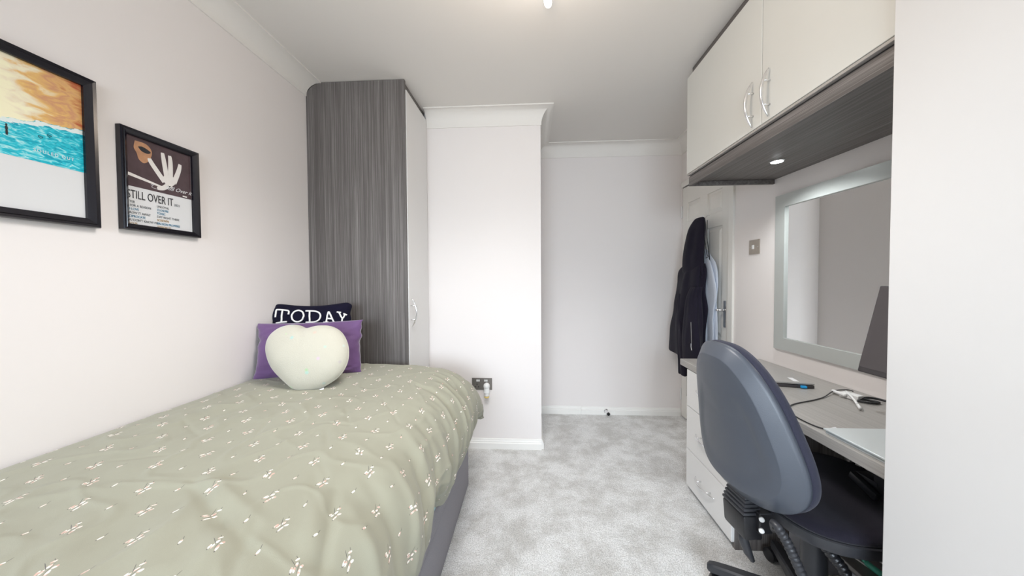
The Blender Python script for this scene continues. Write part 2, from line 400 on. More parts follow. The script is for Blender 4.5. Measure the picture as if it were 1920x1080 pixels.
def thing(name, label, cat, loc, group=None):
    o = bpy.data.objects.new(name, None); COL.objects.link(o); o.location = loc; o['_org'] = tuple(loc)
    o.empty_display_size = .05
    return tag(o, label, cat, group)
def tag(o, label, cat, group=None):
    o['label'] = label; o['category'] = cat
    if group: o['group'] = group
    return o
def text(name, s, origin, size, mat, parent, ax=(0, 1, 0), ay=(0, 0, 1), squeeze=1.0, depth=.0002, shear=0, spacing=1.0, width=None):
    cu = bpy.data.curves.new(name, 'FONT'); cu.body = s; cu.size = size; cu.extrude = depth; cu.shear = shear; cu.space_character = spacing; cu.resolution_u = 3
    t = bpy.data.objects.new(name, cu); COL.objects.link(t)
    dg = bpy.context.evaluated_depsgraph_get(); me = bpy.data.meshes.new_from_object(t.evaluated_get(dg))
    bpy.data.objects.remove(t)
    if width: squeeze = width/max(q.co.x for q in me.vertices)
    ax, ay = Vector(ax).normalized(), Vector(ay).normalized(); az = ax.cross(ay); o3 = Vector(origin)
    v = [o3+ax*q.co.x*squeeze+ay*q.co.y+az*q.co.z for q in me.vertices]
    f = [list(p.vertices) for p in me.polygons]; bpy.data.meshes.remove(me)
    return ob(name, v, f, mat, parent)

# ------------------------------------------------------------------ room shell
ZC = 2.41
def wr(y): return 1.366-.038*(y-2.02)         # plan line of the right-hand wall
XL, YB, YF, YCH, XCH = -1.345, -2.6, 3.0, 2.357, .075
struct(G().box(-1.6, 1.75, YB-.2, YF+.25, -.08, 0, 0).make('floor', M['carpet']))
struct(G().box(-1.6, 1.75, YB-.2, YF+.25, ZC, ZC+.1, 0).make('ceiling', M['ceiling']))
struct(G().box(XL-.15, XL, YB-.2, YF+.25, 0, ZC, 0).make('wall_left', M['wall']))
struct(G().box(XCH-.03, 1.75, YF, YF+.2, 0, ZC, 0).make('wall_far', M['wall']))
struct(G().box(XL, XCH, YCH, YF+.2, 0, ZC, 0).make('wall_chimney_breast', M['wall']))
g = G()
def wseg(y0, y1, z0, z1): g.prism([(wr(y0), y0), (wr(y0)+.14, y0), (wr(y1)+.14, y1), (wr(y1), y1)], z0, z1)
DY0, DY1, DZ = 2.335, 2.985, 2.005
wseg(YB-.2, DY0, 0, ZC); wseg(DY0, DY1, DZ+.012, ZC); wseg(DY1, YF+.1, 0, ZC)
struct(g.make('wall_right', M['wall']))
g = G()                                        # rear wall with the window opening
g.box(XL-.1, -1.15, YB-.2, YB, 0, ZC, 0); g.box(.85, 1.6, YB-.2, YB, 0, ZC, 0)
g.box(-1.15, .85, YB-.2, YB, 0, .82, 0); g.box(-1.15, .85, YB-.2, YB, 2.05, ZC, 0)
struct(g.make('wall_back', M['wall']))
w = struct(G().box(-1.15, .85, YB-.06, YB+.0, .80, .84).box(-1.15, .85, YB-.11, YB-.05, 2.0, 2.05).box(-1.15, -1.10, YB-.11, YB-.05, .84, 2.0)
           .box(.80, .85, YB-.11, YB-.05, .84, 2.0).box(-.17, -.13, YB-.11, YB-.05, .84, 2.0).make('window_1', M['white_pl']))
ob('pane', [(-1.10, YB-.08, .84), (-.17, YB-.08, .84), (-.17, YB-.08, 2.0), (-1.10, YB-.08, 2.0)], [[0, 1, 2, 3]], M['glass'], w)
ob('pane', [(-.13, YB-.08, .84), (.80, YB-.08, .84), (.80, YB-.08, 2.0), (-.13, YB-.08, 2.0)], [[0, 1, 2, 3]], M['glass'], w)

# coving
def cove(b, out=.088):
    pr = [(0, ZC), (0, ZC-b), (.006, ZC-b), (.006, ZC-b+.008)]
    for k in range(1, 11):
        t = PI/2*k/11; pr.append((.006+(out-.012)*(1-math.cos(t)), ZC-.006-(b-.014)*(1-math.sin(t))))
    pr += [(out-.006, ZC-.007), (out, ZC-.007), (out, ZC)]
    return pr
struct(sweep([(XL, YB), (XL, 1.945)], cove(.080, .098)).make('trim_1', M['cove'], smooth='auto'))
struct(sweep([(-.735, YCH), (XCH, YCH), (XCH, YF), (wr(YF), YF), (wr(1.97), 1.97)], cove(.108)).make('trim_2', M['cove'], smooth='auto'))
SK = [(0, 0), (.016, 0), (.016, .042), (.011, .047), (.011, .053), (.007, .060), (.005, .070), (0, .072)]
struct(sweep([(-.70, YCH), (XCH, YCH)], SK).make('baseboard_chimney', M['trimw']))
struct(sweep([(XCH, YCH-.0), (XCH, YF)], SK).make('baseboard_chimney_side', M['trimw']))
struct(sweep([(XCH+.016, YF), (.452, YF)], SK).make('baseboard_far', M['trimw']))
struct(sweep([(.4535, YF), (wr(YF)-.001, YF)], [(a, z*.93) for a, z in SK]).make('baseboard_far_right_piece', M['trimw']))
struct(sweep([(XL, YB), (XL, 1.94)], SK).make('baseboard_left', M['trimw']))

# door in the right-hand wall
XD = wr(2.66)
da = Vector((wr(DY1)-wr(DY0), DY1-DY0, 0)).normalized()         # along the wall, away from the viewer
dn = Vector((-da.y, da.x, 0))                                   # into the room
dz = Vector((0, 0, 1))
def dpt(y, o, z): return Vector((wr(y), y, z))+dn*o
door = struct(G().obox((dpt(2.66, -.026, DZ/2+.004)), da, dn, dz, (DY1-DY0)/2-.004, .016, DZ/2-.006).make('door_1', M['doorp'], loc=(XD, 2.66, 0)))
g = G()                                                          # stiles and rails stand proud of the panels
YS = [DY0+.004, DY0+.085, 2.605, 2.705, DY1-.085, DY1-.004]
ZR = [.012, .21, .70, .80, 1.596, 1.70, 1.86, DZ-.003]
for y0, y1 in ((YS[0], YS[1]), (YS[2], YS[3]), (YS[4], YS[5])):
    g.obox(dpt((y0+y1)/2, -.006, DZ/2+.004), da, dn, dz, (y1-y0)/2, .006, DZ/2-.006, .003)
for z0, z1 in ((ZR[0], ZR[1]), (ZR[2], ZR[3]), (ZR[4], ZR[5]), (ZR[6], ZR[7])):
    g.obox(dpt(2.66, -.006, (z0+z1)/2), da, dn, dz, (DY1-DY0)/2-.004, .0055, (z1-z0)/2, .003)
g.make('stiles_and_rails', M['doorp'], door)
for y0, y1 in ((YS[1], YS[2]), (YS[3], YS[4])):
    for z0, z1 in ((ZR[1], ZR[2]), (ZR[3], ZR[4]), (ZR[5], ZR[6])):
        v = []; a0, a1 = y0+.012, y1-.012; b0, b1 = y0+.034, y1-.034
        v = [dpt(a0, -.010, z0+.012), dpt(a1, -.010, z0+.012), dpt(a1, -.010, z1-.012), dpt(a0, -.010, z1-.012),
             dpt(b0, -.002, z0+.034), dpt(b1, -.002, z0+.034), dpt(b1, -.002, z1-.034), dpt(b0, -.002, z1-.034)]
        G().add(v, [[4, 5, 6, 7]]+[[i, (i+1) % 4, 4+(i+1) % 4, 4+i] for i in range(4)]).make('panel', M['doorp'], door)
h = G().obox(dpt(2.372, .004, .972), da, dn, dz, .0135, .004, .093, .004).make('handle_plate', M['chrome'], door)
h['label'] = 'polished chrome lever backplate'
G().tube([dpt(2.372, .004, 1.0), dpt(2.372, .05, 1.0)], .009, 12).make('handle_boss', M['chrome'], door, True)
hl = G().tube([dpt(2.372, .048, 1.0), dpt(2.42, .052, .999), dpt(2.50, .050, .995)], [.009, .0085, .007], 12).make('handle_lever', M['chrome'], door, True)
for zz in (1.80, .20):
    hg = G().tube([dpt(DY1+.001, .004, zz-.05), dpt(DY1+.001, .004, zz+.05)], .006, 10).make('hinge', M['white_pl'], door)
# frame round the door
g = G()
g.obox(dpt(DY0-.027, .006, DZ/2+.02), da, dn, dz, .026, .0075, DZ/2+.02, .003)
g.obox(dpt(2.66, .006, DZ+.027), da, dn, dz, (DY1-DY0)/2, .0075, .022, .003)
struct(g.make('trim_3', M['doorp']))
# stop the view past the door's gap
struct(G().obox(dpt(2.66, -.09, 1.0), da, dn, dz, .36, .03, 1.02, 0).make('wall_passage', M['wall']))

# ------------------------------------------------------------------ wardrobe by the chimney breast
def bow(parent, c, along, out, L=.175, mat=None, sag=.030, r=.0052, name='handle'):
    """curved chrome bar on two posts"""
    c, a, o_ = Vector(c), Vector(along).normalized(), Vector(out).normalized()
    pts = []; rad = []
    for i in range(19):
        t = -1+2*i/18
        pts.append(c+a*(t*L/2)+o_*(sag*(1-t*t)+.006)); rad.append(r*(1-.62*abs(t)**3))
    g = G().tube(pts, rad, 10)
    for s_ in (-.50, .50):
        g.tube([c+a*(s_*L/2), c+a*(s_*L/2)+o_*(sag*(1-s_*s_)+.006)], .0036, 8)
    return g.make(name, M['chrome'], parent, True)
YW, XW = 1.945, -.74
wd = thing('corner_wardrobe', 'tall grey woodgrain wardrobe with a cream door in the corner behind the bed', 'wardrobe', (-1.04, 2.15, 0))
pts = [(XL+.002, 0), (XW, 0), (XW, ZC-.003)]
x1 = XL+.10; z0 = ZC-.088
pts += [(x1, ZC-.003)]
for k in range(1, 9):
    t = PI/2*k/8; pts.append((x1-.096*math.sin(t), z0+.082*math.cos(t)))
pts[-1] = (XL+.002, z0)
n = len(pts)
G().add([(x, YW, z) for x, z in pts]+[(x, YW+.018, z) for x, z in pts], [list(range(n)), list(range(n, 2*n))[::-1]]+[[(i+1) % n, i, n+i, n+(i+1) % n] for i in range(n)]).make('side_panel', M['lam_z'], wd)
G().box(XL+.01, XW-.02, YW+.018, 2.35, .05, 2.30, 0).make('carcase', M['lam_z'], wd)
G().box(XW-.04, XW-.012, YW+.0185, 2.352, 2.362, ZC-.003, 0).make('top_rail', M['lam_z'], wd)
wdoor = G().box(XW-.018, XW+.004, YW+.020, 2.352, .06, 2.358).make('door', M['white_lam'], wd)
wdoor['label'] = 'narrow cream wardrobe door'
bow(wdoor, (XW+.004, 1.995, 1.02), (0, 0, 1), (1, 0, 0))

# ------------------------------------------------------------------ fitted desk, drawers, overhead cupboard, mirror
XFR = .905
dr = thing('drawer_unit', 'cream three-drawer pedestal with grey woodgrain side under the desk', 'drawers', (1.13, 1.73, 0))
G().box(.925, wr(1.73)-.03, 1.53, 1.945, .03, .70, 0).make('carcase', M['lam_z'], dr)
G().box(.912, wr(1.6)-.012, 1.508, 1.528, .0, .703).make('side_panel', M['lam_z'], dr)
G().box(.945, 1.3, 1.53, 1.94, 0, .03, 0).make('plinth', M['darkpl'], dr)
for z0, z1 in ((.030, .243), (.247, .489), (.493, .700)):
    d = G().box(XFR-.006, XFR+.018, 1.515, 1.947, z0, z1, .002).make('drawer', M['white_lam'], dr)
    zh = {.030: .142, .247: .375, .493: .615}[z0]
    bow(d, (XFR-.006, 1.735, zh), (0, 1, 0), (-1, 0, 0), .185, sag=.026)
dk = thing('desk_top', 'long grey woodgrain desk top fitted along the right-hand wall', 'desk', (1.13, 1.45, .704))
g = G().prism([(.897, .862), (wr(.862)-.002, .862), (wr(2.033)-.002, 2.033), (.897, 2.033)], .704, .740)
o = g.make('worktop', M['desk'], dk)
bv = o.modifiers.new('b', 'BEVEL'); bv.width = .004; bv.segments = 3
G().box(.925, 1.30, .862, .882, .0, .703).make('end_support', M['lam_z'], dk)

cb = thing('overhead_cupboard', 'cream overhead cupboard with grey woodgrain underside above the desk', 'cupboard', (1.13, 1.40, 1.745))
g = G().prism([(.922, .862), (wr(.862)-.004, .862), (wr(1.95)-.004, 1.950), (.922, 1.950)], 1.770, 1.800)
g.make('bottom_board', M['lam_y'], cb)
g = G().prism([(.925, .862), (wr(.862)-.004, .862), (wr(1.95)-.004, 1.950), (.925, 1.950)], 1.800, 2.352)
g.make('carcase', M['cream'], cb)
G().box(.903, .921, .862, 1.952, 1.745, 1.7955).make('front_rail', M['lam_y'], cb)
G().box(.895, .925, .862, 1.955, 1.8035, 1.8125).make('door_bottom_edge', M['taupe'], cb)
G().box(.910, .925, .862, 1.952, 1.795, 1.804, 0).make('shadow_gap', M['darkpl'], cb)
G().box(.921, wr(1.95)-.006, 1.936, 1.952, 1.745, 1.7695).make('end_rail', M['lam_y'], cb)
G().box(.918, .940, .862, 1.950, 2.354, ZC-.003).make('top_rail', M['lam_y'], cb)
G().box(.921, wr(1.95)-.06, 1.930, 1.950, 2.354, ZC-.003).make('top_rail', M['lam_y'], cb)
for y0, y1, yh in ((1.3465, 1.957, 1.392), (.862, 1.3435, 1.300)):
    d = G().box(.893, .915, y0, y1, 1.814, 2.352, .002).make('door', M['cream'], cb)
    bow(d, (.893, yh, 1.912), (0, 0, 1), (-1, 0, 0), .178, sag=.026, r=.0058)
dl = tag(G().lathe((1.155, 1.63, 1.7695), (0, 0, -1), [(.030, 0), (.030, .003), (.024, .006), (.024, .004)], 28).make('downlight', M['chrome'], smooth='auto', loc=(1.155, 1.63, 1.7635)),
         'small round lit downlight set in the cupboard underside', 'light')
G().lathe((1.155, 1.63, 1.7655), (0, 0, -1), [(.0235, 0), (.0235, .0022), (.018, .0035)], 24).make('lamp_disc', M['glow2'], dl)

# tall white wardrobe next to the viewer
tw = thing('tall_white_wardrobe', 'tall plain white fitted wardrobe filling the right edge of the picture', 'wardrobe', (1.12, .2, 0))
XT, YT = .870, .8555
G().box(XT+.006, wr(.5)-.01, YT-.018, YT-.0005, .0, ZC-.003).make('side_panel', M['lam_z'], tw)
G().box(XT+.022, wr(0)-.012, -1.0, YT-.019, .05, 2.37, 0).make('carcase', M['white_lam'], tw)
for y0, y1, yh in ((.402, YT-.001, .45), (-.05, .399, .35), (-.52, -.053, -.48)):
    d = G().box(XT, XT+.02, y0, y1, .0, ZC-.004).make('door', M['panel_lam'], tw)
    bow(d, (XT, yh, 1.0), (0, 0, 1), (-1, 0, 0))

# mirror, parallel to the right wall
wa = Vector((-.038, 1, 0)).normalized(); wnn = Vector((-1, -.038, 0)).normalized()
def wpt(y, o_, z): return Vector((wr(y), y, z))+wnn*o_
mi = thing('wall_mirror', 'large rectangular mirror in a flat silver-grey frame above the desk', 'mirror', wpt(1.44, 0, .83))
MY0, MY1, MZ0, MZ1, FW = .96, 1.915, .832, 1.668, .066
vo_ = [(MY0, MZ0), (MY1, MZ0), (MY1, MZ1), (MY0, MZ1)]
vi_ = [(MY0+FW, MZ0+FW), (MY1-FW, MZ0+FW), (MY1-FW, MZ1-FW), (MY0+FW, MZ1-FW)]
v = [wpt(y, .001, z) for y, z in vo_]+[wpt(y, .018, z) for y, z in vo_]+[wpt(y, .020, z) for y, z in vi_]+[wpt(y, .008, z) for y, z in vi_]
f = []
for a in range(3):
    for i in range(4): f.append([a*4+i, a*4+(i+1) % 4, a*4+4+(i+1) % 4, a*4+4+i])
G().add(v, f).make('frame', M['mframe'], mi)
ob('glass', [wpt(y, .009, z) for y, z in vi_], [[0, 1, 2, 3]], M['mirror'], mi)

# light switch
sw = thing('light_switch', 'square brushed metal light switch between door and mirror', 'switch', wpt(2.095, 0, 1.41))
G().obox(wpt(2.095, .003, 1.41), wa, wnn, (0, 0, 1), .0435, .003, .0435, .002).make('plate', M['brushed'], sw)
G().obox(wpt(2.100, .008, 1.41), wa, wnn, (0, 0, 1), .007, .003, .012, .001).make('rocker', M['white_pl'], sw)
for s_ in (-.03, .03): G().lathe(wpt(2.095+s_, .006, 1.41), wnn, [(.003, 0), (.0025, .0012)], 10).make('screw', M['chrome'], sw)

# ------------------------------------------------------------------ pictures on the left wall
def pic(y0, y1, z0, z1, fw, label):
    t = thing('picture_frame', label, 'picture', (XL, (y0+y1)/2, z0), None)
    d = .022; X = XL
    o4 = [(y0, z0), (y1, z0), (y1, z1), (y0, z1)]
    def ins(k): return [(y0+k, z0+k), (y1-k, z0+k), (y1-k, z1-k), (y0+k, z1-k)]
    rings = [(o4, .001), (o4, d*.8), (ins(.002), d), (ins(fw*.35), d*.9), (ins(fw*.42), d), (ins(fw*.85), d*.72), (ins(fw), d*.6), (ins(fw), .003)]
    v = []; f = []
    for r_, dd in rings: v += [(X+dd, y, z) for y, z in r_]
    for a in range(len(rings)-1):
        for i in range(4): f.append([a*4+i, a*4+(i+1) % 4, a*4+4+(i+1) % 4, a*4+4+i])
    G().add(v, f).make('frame', M['frame'], t)
    q = ins(fw-.004)
    ob('poster', [(X+.005, y, z) for y, z in q], [[0, 1, 2, 3]], M['paper'], t)
    return t
p1 = pic(.625, .956, 1.386, 1.833, .026, 'larger black-framed poster of orange sky over turquoise sea, at the left edge')
yA, yB, zA, zB = .648, .931, 1.549, 1.820
ob('sea_picture', [(XL+.0056, yA, zA), (XL+.0056, yB, zA), (XL+.0056, yB, zB), (XL+.0056, yA, zB)], [[0, 1, 2, 3]], M['sea'], p1, uvs=[(0, 0), (1, 0), (1, 1), (0, 1)])
text('lettering', 'SOULED OUT', (XL+.006, .829, 1.5755), .0125, M['inkw'], p1, spacing=1.3, width=.080)
# tiny printed figure and two heart outlines
g = G()
for cy, cz, a, b in ((.784, 1.625, .0020, .0028), (.784, 1.617, .0026, .006), (.7832, 1.606, .0012, .008), (.7852, 1.606, .0012, .008)):
    g.add([(XL+.0062, cy+a*math.cos(k*PI/5), cz+b*math.sin(k*PI/5)) for k in range(10)], [list(range(10))])
g.make('figure_print', M['ink'], p1)
for cy, cz in ((.843, 1.618), (.860, 1.628)):
    pp = []
    for k in range(25):
        t = 2*PI*k/24; pp.append((XL+.0063, cy+.0006*(16*math.sin(t)**3)*.45, cz+.0005*(13*math.cos(t)-5*math.cos(2*t)-2*math.cos(3*t)-math.cos(4*t))*.45))
    G().tube(pp, .0005, 5).make('heart_print', M['ink'], p1)
p2 = pic(1.013, 1.267, 1.394, 1.734, .021, 'smaller black-framed poster lettered STILL OVER IT')
yA, yB, zA, zB = 1.031, 1.249, 1.412, 1.716; zS = 1.543
ob('dark_picture', [(XL+.0056, yA, zS), (XL+.0056, yB-.004, zS), (XL+.0056, yB-.004, zB), (XL+.0056, yA, zB)], [[0, 1, 2, 3]], M['maroon'], p2)
def blob(name, pts, mat, x=.006):
    P = catmull([Vector((XL+x, a, b)) for a, b in pts+[pts[0]]], 4)[:-1]
    return ob(name, P, [list(range(len(P)))], mat, p2)
blob('tan_shape', [(1.062, 1.700), (1.095, 1.700), (1.112, 1.680), (1.105, 1.650), (1.088, 1.632), (1.072, 1.640), (1.066, 1.660), (1.058, 1.676)], M['tan'])
g = G()
for a in (((1.150, 1.585), (1.110, 1.640), (1.104, 1.655)), ((1.160, 1.59), (1.150, 1.66), (1.146, 1.690)), ((1.170, 1.59), (1.172, 1.66), (1.170, 1.688)), ((1.182, 1.59), (1.200, 1.64), (1.206, 1.668)), ((1.165, 1.58), (1.145, 1.562), (1.125, 1.556)), ((1.160, 1.60), (1.168, 1.580), (1.172, 1.57)), ((1.172, 1.60), (1.180, 1.590), (1.184, 1.585))):
    P = catmull([Vector((XL+.0062, *q)) for q in a], 5)
    for i in range(len(P)-1):
        pass
    L_, R_ = [], []
    for i, p in enumerate(P):
        d = (P[min(i+1, len(P)-1)]-P[max(i-1, 0)]).normalized(); nn = Vector((0, d.z, -d.y)); wdt = .0085*(1-.45*(i/len(P))**2)
        L_.append(p+nn*wdt); R_.append(p-nn*wdt)
    g.add(L_+R_[::-1], [list(range(2*len(P)))])
g.add([(XL+.0064, 1.166+.021*math.cos(k*PI/8), 1.596+.021*math.sin(k*PI/8)) for k in range(16)], [list(range(16))])
g.make('pale_shape', M['pale'], p2)
blob('dark_band', [(1.070, 1.683), (1.085, 1.687), (1.108, 1.677), (1.098, 1.668), (1.080, 1.671)], M['ink'], .0063)
G().add([(XL+.006, 1.032, 1.579), (XL+.006, 1.150, 1.560), (XL+.006, 1.150, 1.566), (XL+.006, 1.032, 1.590)], [[0, 1, 2, 3]]).make('light_bar', M['pale'], p2)
pp = [(1.105, 1.562), (1.118, 1.570), (1.108, 1.556), (1.125, 1.553), (1.150, 1.560)]
G().tube([(XL+.0064, a, b) for a, b in pp], .0006, 5, sub=6).make('script_line', M['inkw'], p2)
text('script', 'Still Over it', (XL+.0066, 1.150, 1.560), .021, M['inkw'], p2, shear=.5, width=.098)
G().add([(XL+.0064, 1.212, 1.5465), (XL+.0064, 1.228, 1.5465), (XL+.0064, 1.228, 1.5515), (XL+.0064, 1.212, 1.5515)], [[0, 1, 2, 3]]).make('advisory_mark', M['pale'], p2)
text('title', 'STILL OVER IT', (XL+.0060, 1.0345, 1.503), .040, M['ink'], p2, width=.143)
text('year', '2021', (XL+.0060, 1.180, 1.504), .013, M['inkg'], p2, squeeze=.85)
for k, (s_, m_) in enumerate((('BITTER', 'inkg'), ('EX FOR A REASON', 'inkg'), ('NO LOVE', 'inkb'), ('THROW IT AWAY', 'inkg'), ('RECIPROCATE', 'inkb'), ("YOU DON'T KNOW ME", 'inkg'), ('CIRCLES', 'inko'))):
    text('track_line', s_, (XL+.0060, 1.0285, 1.487-k*.0122), .0112, M[m_], p2, squeeze=.80)
for k, (s_, m_) in enumerate((('UNLOYAL', 'inkg'), ('CLOSURE', 'inkb'), ('TOXIC', 'inkb'), ('DAT RIGHT THERE', 'inkg'), ('SCREWIN', 'inko'), ('BROKEN PROMISES', 'inkb'), ('SESSION 33', 'inko'))):
    text('track_line', s_, (XL+.0060, 1.122, 1.487-k*.0122), .0112, M[m_], p2, squeeze=.80)

# ------------------------------------------------------------------ bed
bed = thing('single_bed', 'single bed with a grey fabric divan base and aqua sheet along the left wall', 'bed', (-.86, .98, 0))
XB0, XB1, YB0, YB1 = XL+.008, -.372, .03, 1.925
G().box(XB0, XB1, YB0, YB1, .0, .243, .012).make('divan_base', M['divan'], bed, 'auto')
G().box(XB0, XB1+.004, YB0, YB1, .247, .360, .007).make('divan_top', M['divan'], bed, 'auto')
G().box(XB0+.004, XB1+.014, YB0+.01, YB1-.01, .361, .62, .008).make('mattress', M['aqua'], bed, 'auto')

def duvet():
    """top sheet + rounded side; parameter s runs from the wall across the top and down the side"""
    prof = [Vector((x, z, 0)) for x, z in ((XL+.004, .50), (XL+.004, .70), (XL+.012, .748), (-1.20, .757), (-.95, .752), (-.70, .742), (-.52, .730), (-.42, .702), (-.345, .645), (-.302, .56), (-.296, .47), (-.325, .39), (-.350, .345))]
    pc = catmull(prof, 14)
    S = [0]
    for i in range(1, len(pc)): S.append(S[-1]+(pc[i]-pc[i-1]).length)
    NS, NY = 300, 420; tot = S[-1]; Y0, Y1 = .02, 1.985
    def at(s):
        for i in range(1, len(pc)):
            if S[i] >= s:
                t = (s-S[i-1])/max(1e-9, S[i]-S[i-1]); p = pc[i-1].lerp(pc[i], t); d = (pc[i]-pc[i-1]).normalized(); return p, Vector((-d.y, d.x, 0))
        return pc[-1], Vector((1, 0, 0))
    table = [at(tot*i/NS) for i in range(NS+1)]
    # creases: (s0,y0)-(s1,y1), width, height; s measured so that s = x + OFF on the flat top
    OFF = S[3*14]-(-1.20)
    CR = []
    def crease(x0, y0, x1, y1, w, h): CR.append((x0+OFF, y0, x1+OFF, y1, w, h))
    # long soft ridges fanning from the pillows
    crease(-1.10, 1.30, -1.22, .80, .05, .006); crease(-.98, 1.25, -1.02, .86, .035, .005); crease(-.88, 1.24, -.80, .95, .03, .005); crease(-.80, 1.28, -.62, .98, .035, .006)
    # the sharp crumple in the middle and its neighbours
    crease(-.95, .70, -.68, .735, .010, .008); crease(-.80, .725, -.60, .60, .012, -.010); crease(-.78, .745, -.55, .63, .016, .010); crease(-1.12, .62, -.95, .70, .016, .006)
    crease(-.62, .62, -.50, .56, .012, -.006); crease(-.72, .62, -.66, .50, .03, .010); crease(-.60, .60, -.53, .46, .022, .009); crease(-.56, .63, -.50, .50, .012, -.007)
    crease(-.50, .74, -.40, .55, .020, .010); crease(-.47, .76, -.36, .55, .012, -.008)
    crease(-.90, .60, -.78, .48, .03, .007); crease(-1.05, .58, -.98, .46, .04, .006); crease(-.55, .80, -.48, .70, .012, -.004)
    crease(-.62, .95, -.50, .80, .03, .005); crease(-.66, 1.02, -.58, .90, .01, -.003); crease(-.78, .95, -.66, .90, .009, .003)
    # thin sharp creases
    for q in ((-.98, .69, -.86, .71), (-.86, .71, -.72, .745), (-.66, .66, -.60, .60), (-1.15, 1.02, -1.0, .93), (-.9, 1.1, -.84, .95), (-.7, 1.2, -.6, 1.05), (-.74, 1.05, -.60, 1.06), (-1.1, .78, -.96, .83), (-.6, .88, -.5, .78), (-.55, 1.5, -.42, 1.3), (-.64, 1.62, -.5, 1.42), (-.6, 1.3, -.46, 1.12), (-1.2, .60, -1.0, .57)):
        crease(*q, .006, .0028 if int(q[0]*100) % 2 else -.003)
    # folds falling over the far right side
    for y, w, h, x0 in ((1.60, .015, .012, -.50), (1.52, .012, .012, -.46), (1.44, .016, -.010, -.52), (1.36, .014, .012, -.42), (1.70, .02, .010, -.45), (1.80, .02, -.008, -.4), (1.28, .018, -.008, -.40), (1.20, .02, .010, -.38),
                        (1.10, .016, -.009, -.40), (1.02, .02, .012, -.42), (.94, .018, -.010, -.36), (.86, .018, .010, -.40), (.76, .02, -.009, -.42), (.66, .02, .010, -.40), (.50, .03, -.01, -.4)):
        crease(x0, y+.06, -.05, y-.14, w, h)
    v, uvs, f = [], [], []
    for j in range(NY+1):
        y = Y0+(Y1-Y0)*j/NY
        for i in range(NS+1):
            s = tot*i/NS; p, nn = table[i]
            h = .0065*noise.noise(Vector((s*4, y*4, 1)))+.0024*noise.noise(Vector((s*11-y*5, y*8, 4)))+.0007*noise.noise(Vector((s*30, y*20, 7)))
            rid = noise.noise(Vector((s*7+y*3, y*6-s*2, 11))); h += .0028*max(0, 1-abs(rid)*7)
            side = min(1, max(0, (s-(OFF-.50))/.12))
            h += side*(.005*math.sin(y*30+3.5*noise.noise(Vector((y*4, s*2, 2))))+.004*noise.noise(Vector((s*4, y*22, 5))))
            for (a, b, c, d, w, k) in CR:
                if abs(y-(b+d)/2) > abs(b-d)/2+3*w+.01 : continue
                dx, dy = c-a, d-b; L2 = dx*dx+dy*dy; t = ((s-a)*dx+(y-b)*dy)/L2
                tc_ = min(1, max(0, t)); q2 = (s-a-tc_*dx)**2+(y-b-tc_*dy)**2
                if q2 < 9*w*w: h += (k*.62 if y < .96 and a < OFF-.48 else k*.85)*math.exp(-q2/(w*w))*(math.sin(PI*min(1, max(0, .12+.8*tc_)))**.7)
            wall = min(1, max(0, (s-.2)/.10)); h *= .15+.85*wall
            if s < .24: h = min(h, .0)
            # far end rolls down
            e = max(0, (y-1.80)/(Y1-1.80)); drop = .0
            x, z = p.x+nn.x*h, p.y+nn.y*h
            yy = y
            if e > 0:
                a = e*PI/2*1.02; rr = .105
                if x < XW+.03: yy = min(1.80+(rr)*math.sin(a), YW-.006)
                else: yy = 1.80+.175*math.sin(a)
                base = .36
                z = base+(z-base)*(1-(1-math.cos(a))*.82)
            hem = max(0, (s-(tot-.10))/.10)
            z += min(1, max(0, (s-(tot-.26))/.26))*.125*math.exp(-((y-1.03)/.12)**2)
            z += hem*(.02*math.sin(y*7+.6)+.022*noise.noise(Vector((y*5, 0, 9))))
            if -.30 > x > -.40 and z < .5: pass
            if x < XL+.010: x = XL+.010
            v.append((x, yy, z)); uvs.append((s, y))
    for j in range(NY):
        for i in range(NS):
            a = j*(NS+1)+i; f.append([a, a+1, a+NS+2, a+NS+1])
    o = ob('duvet', v, f, M['duvet'], None, True, uvs=uvs, loc=(-.86, .98, .40))
    sm = o.modifiers.new('s', 'SOLIDIFY'); sm.thickness = .006; sm.offset = -1
    return tag(o, 'sage green duvet printed with small white buds spread over the bed', 'duvet')
duvet()

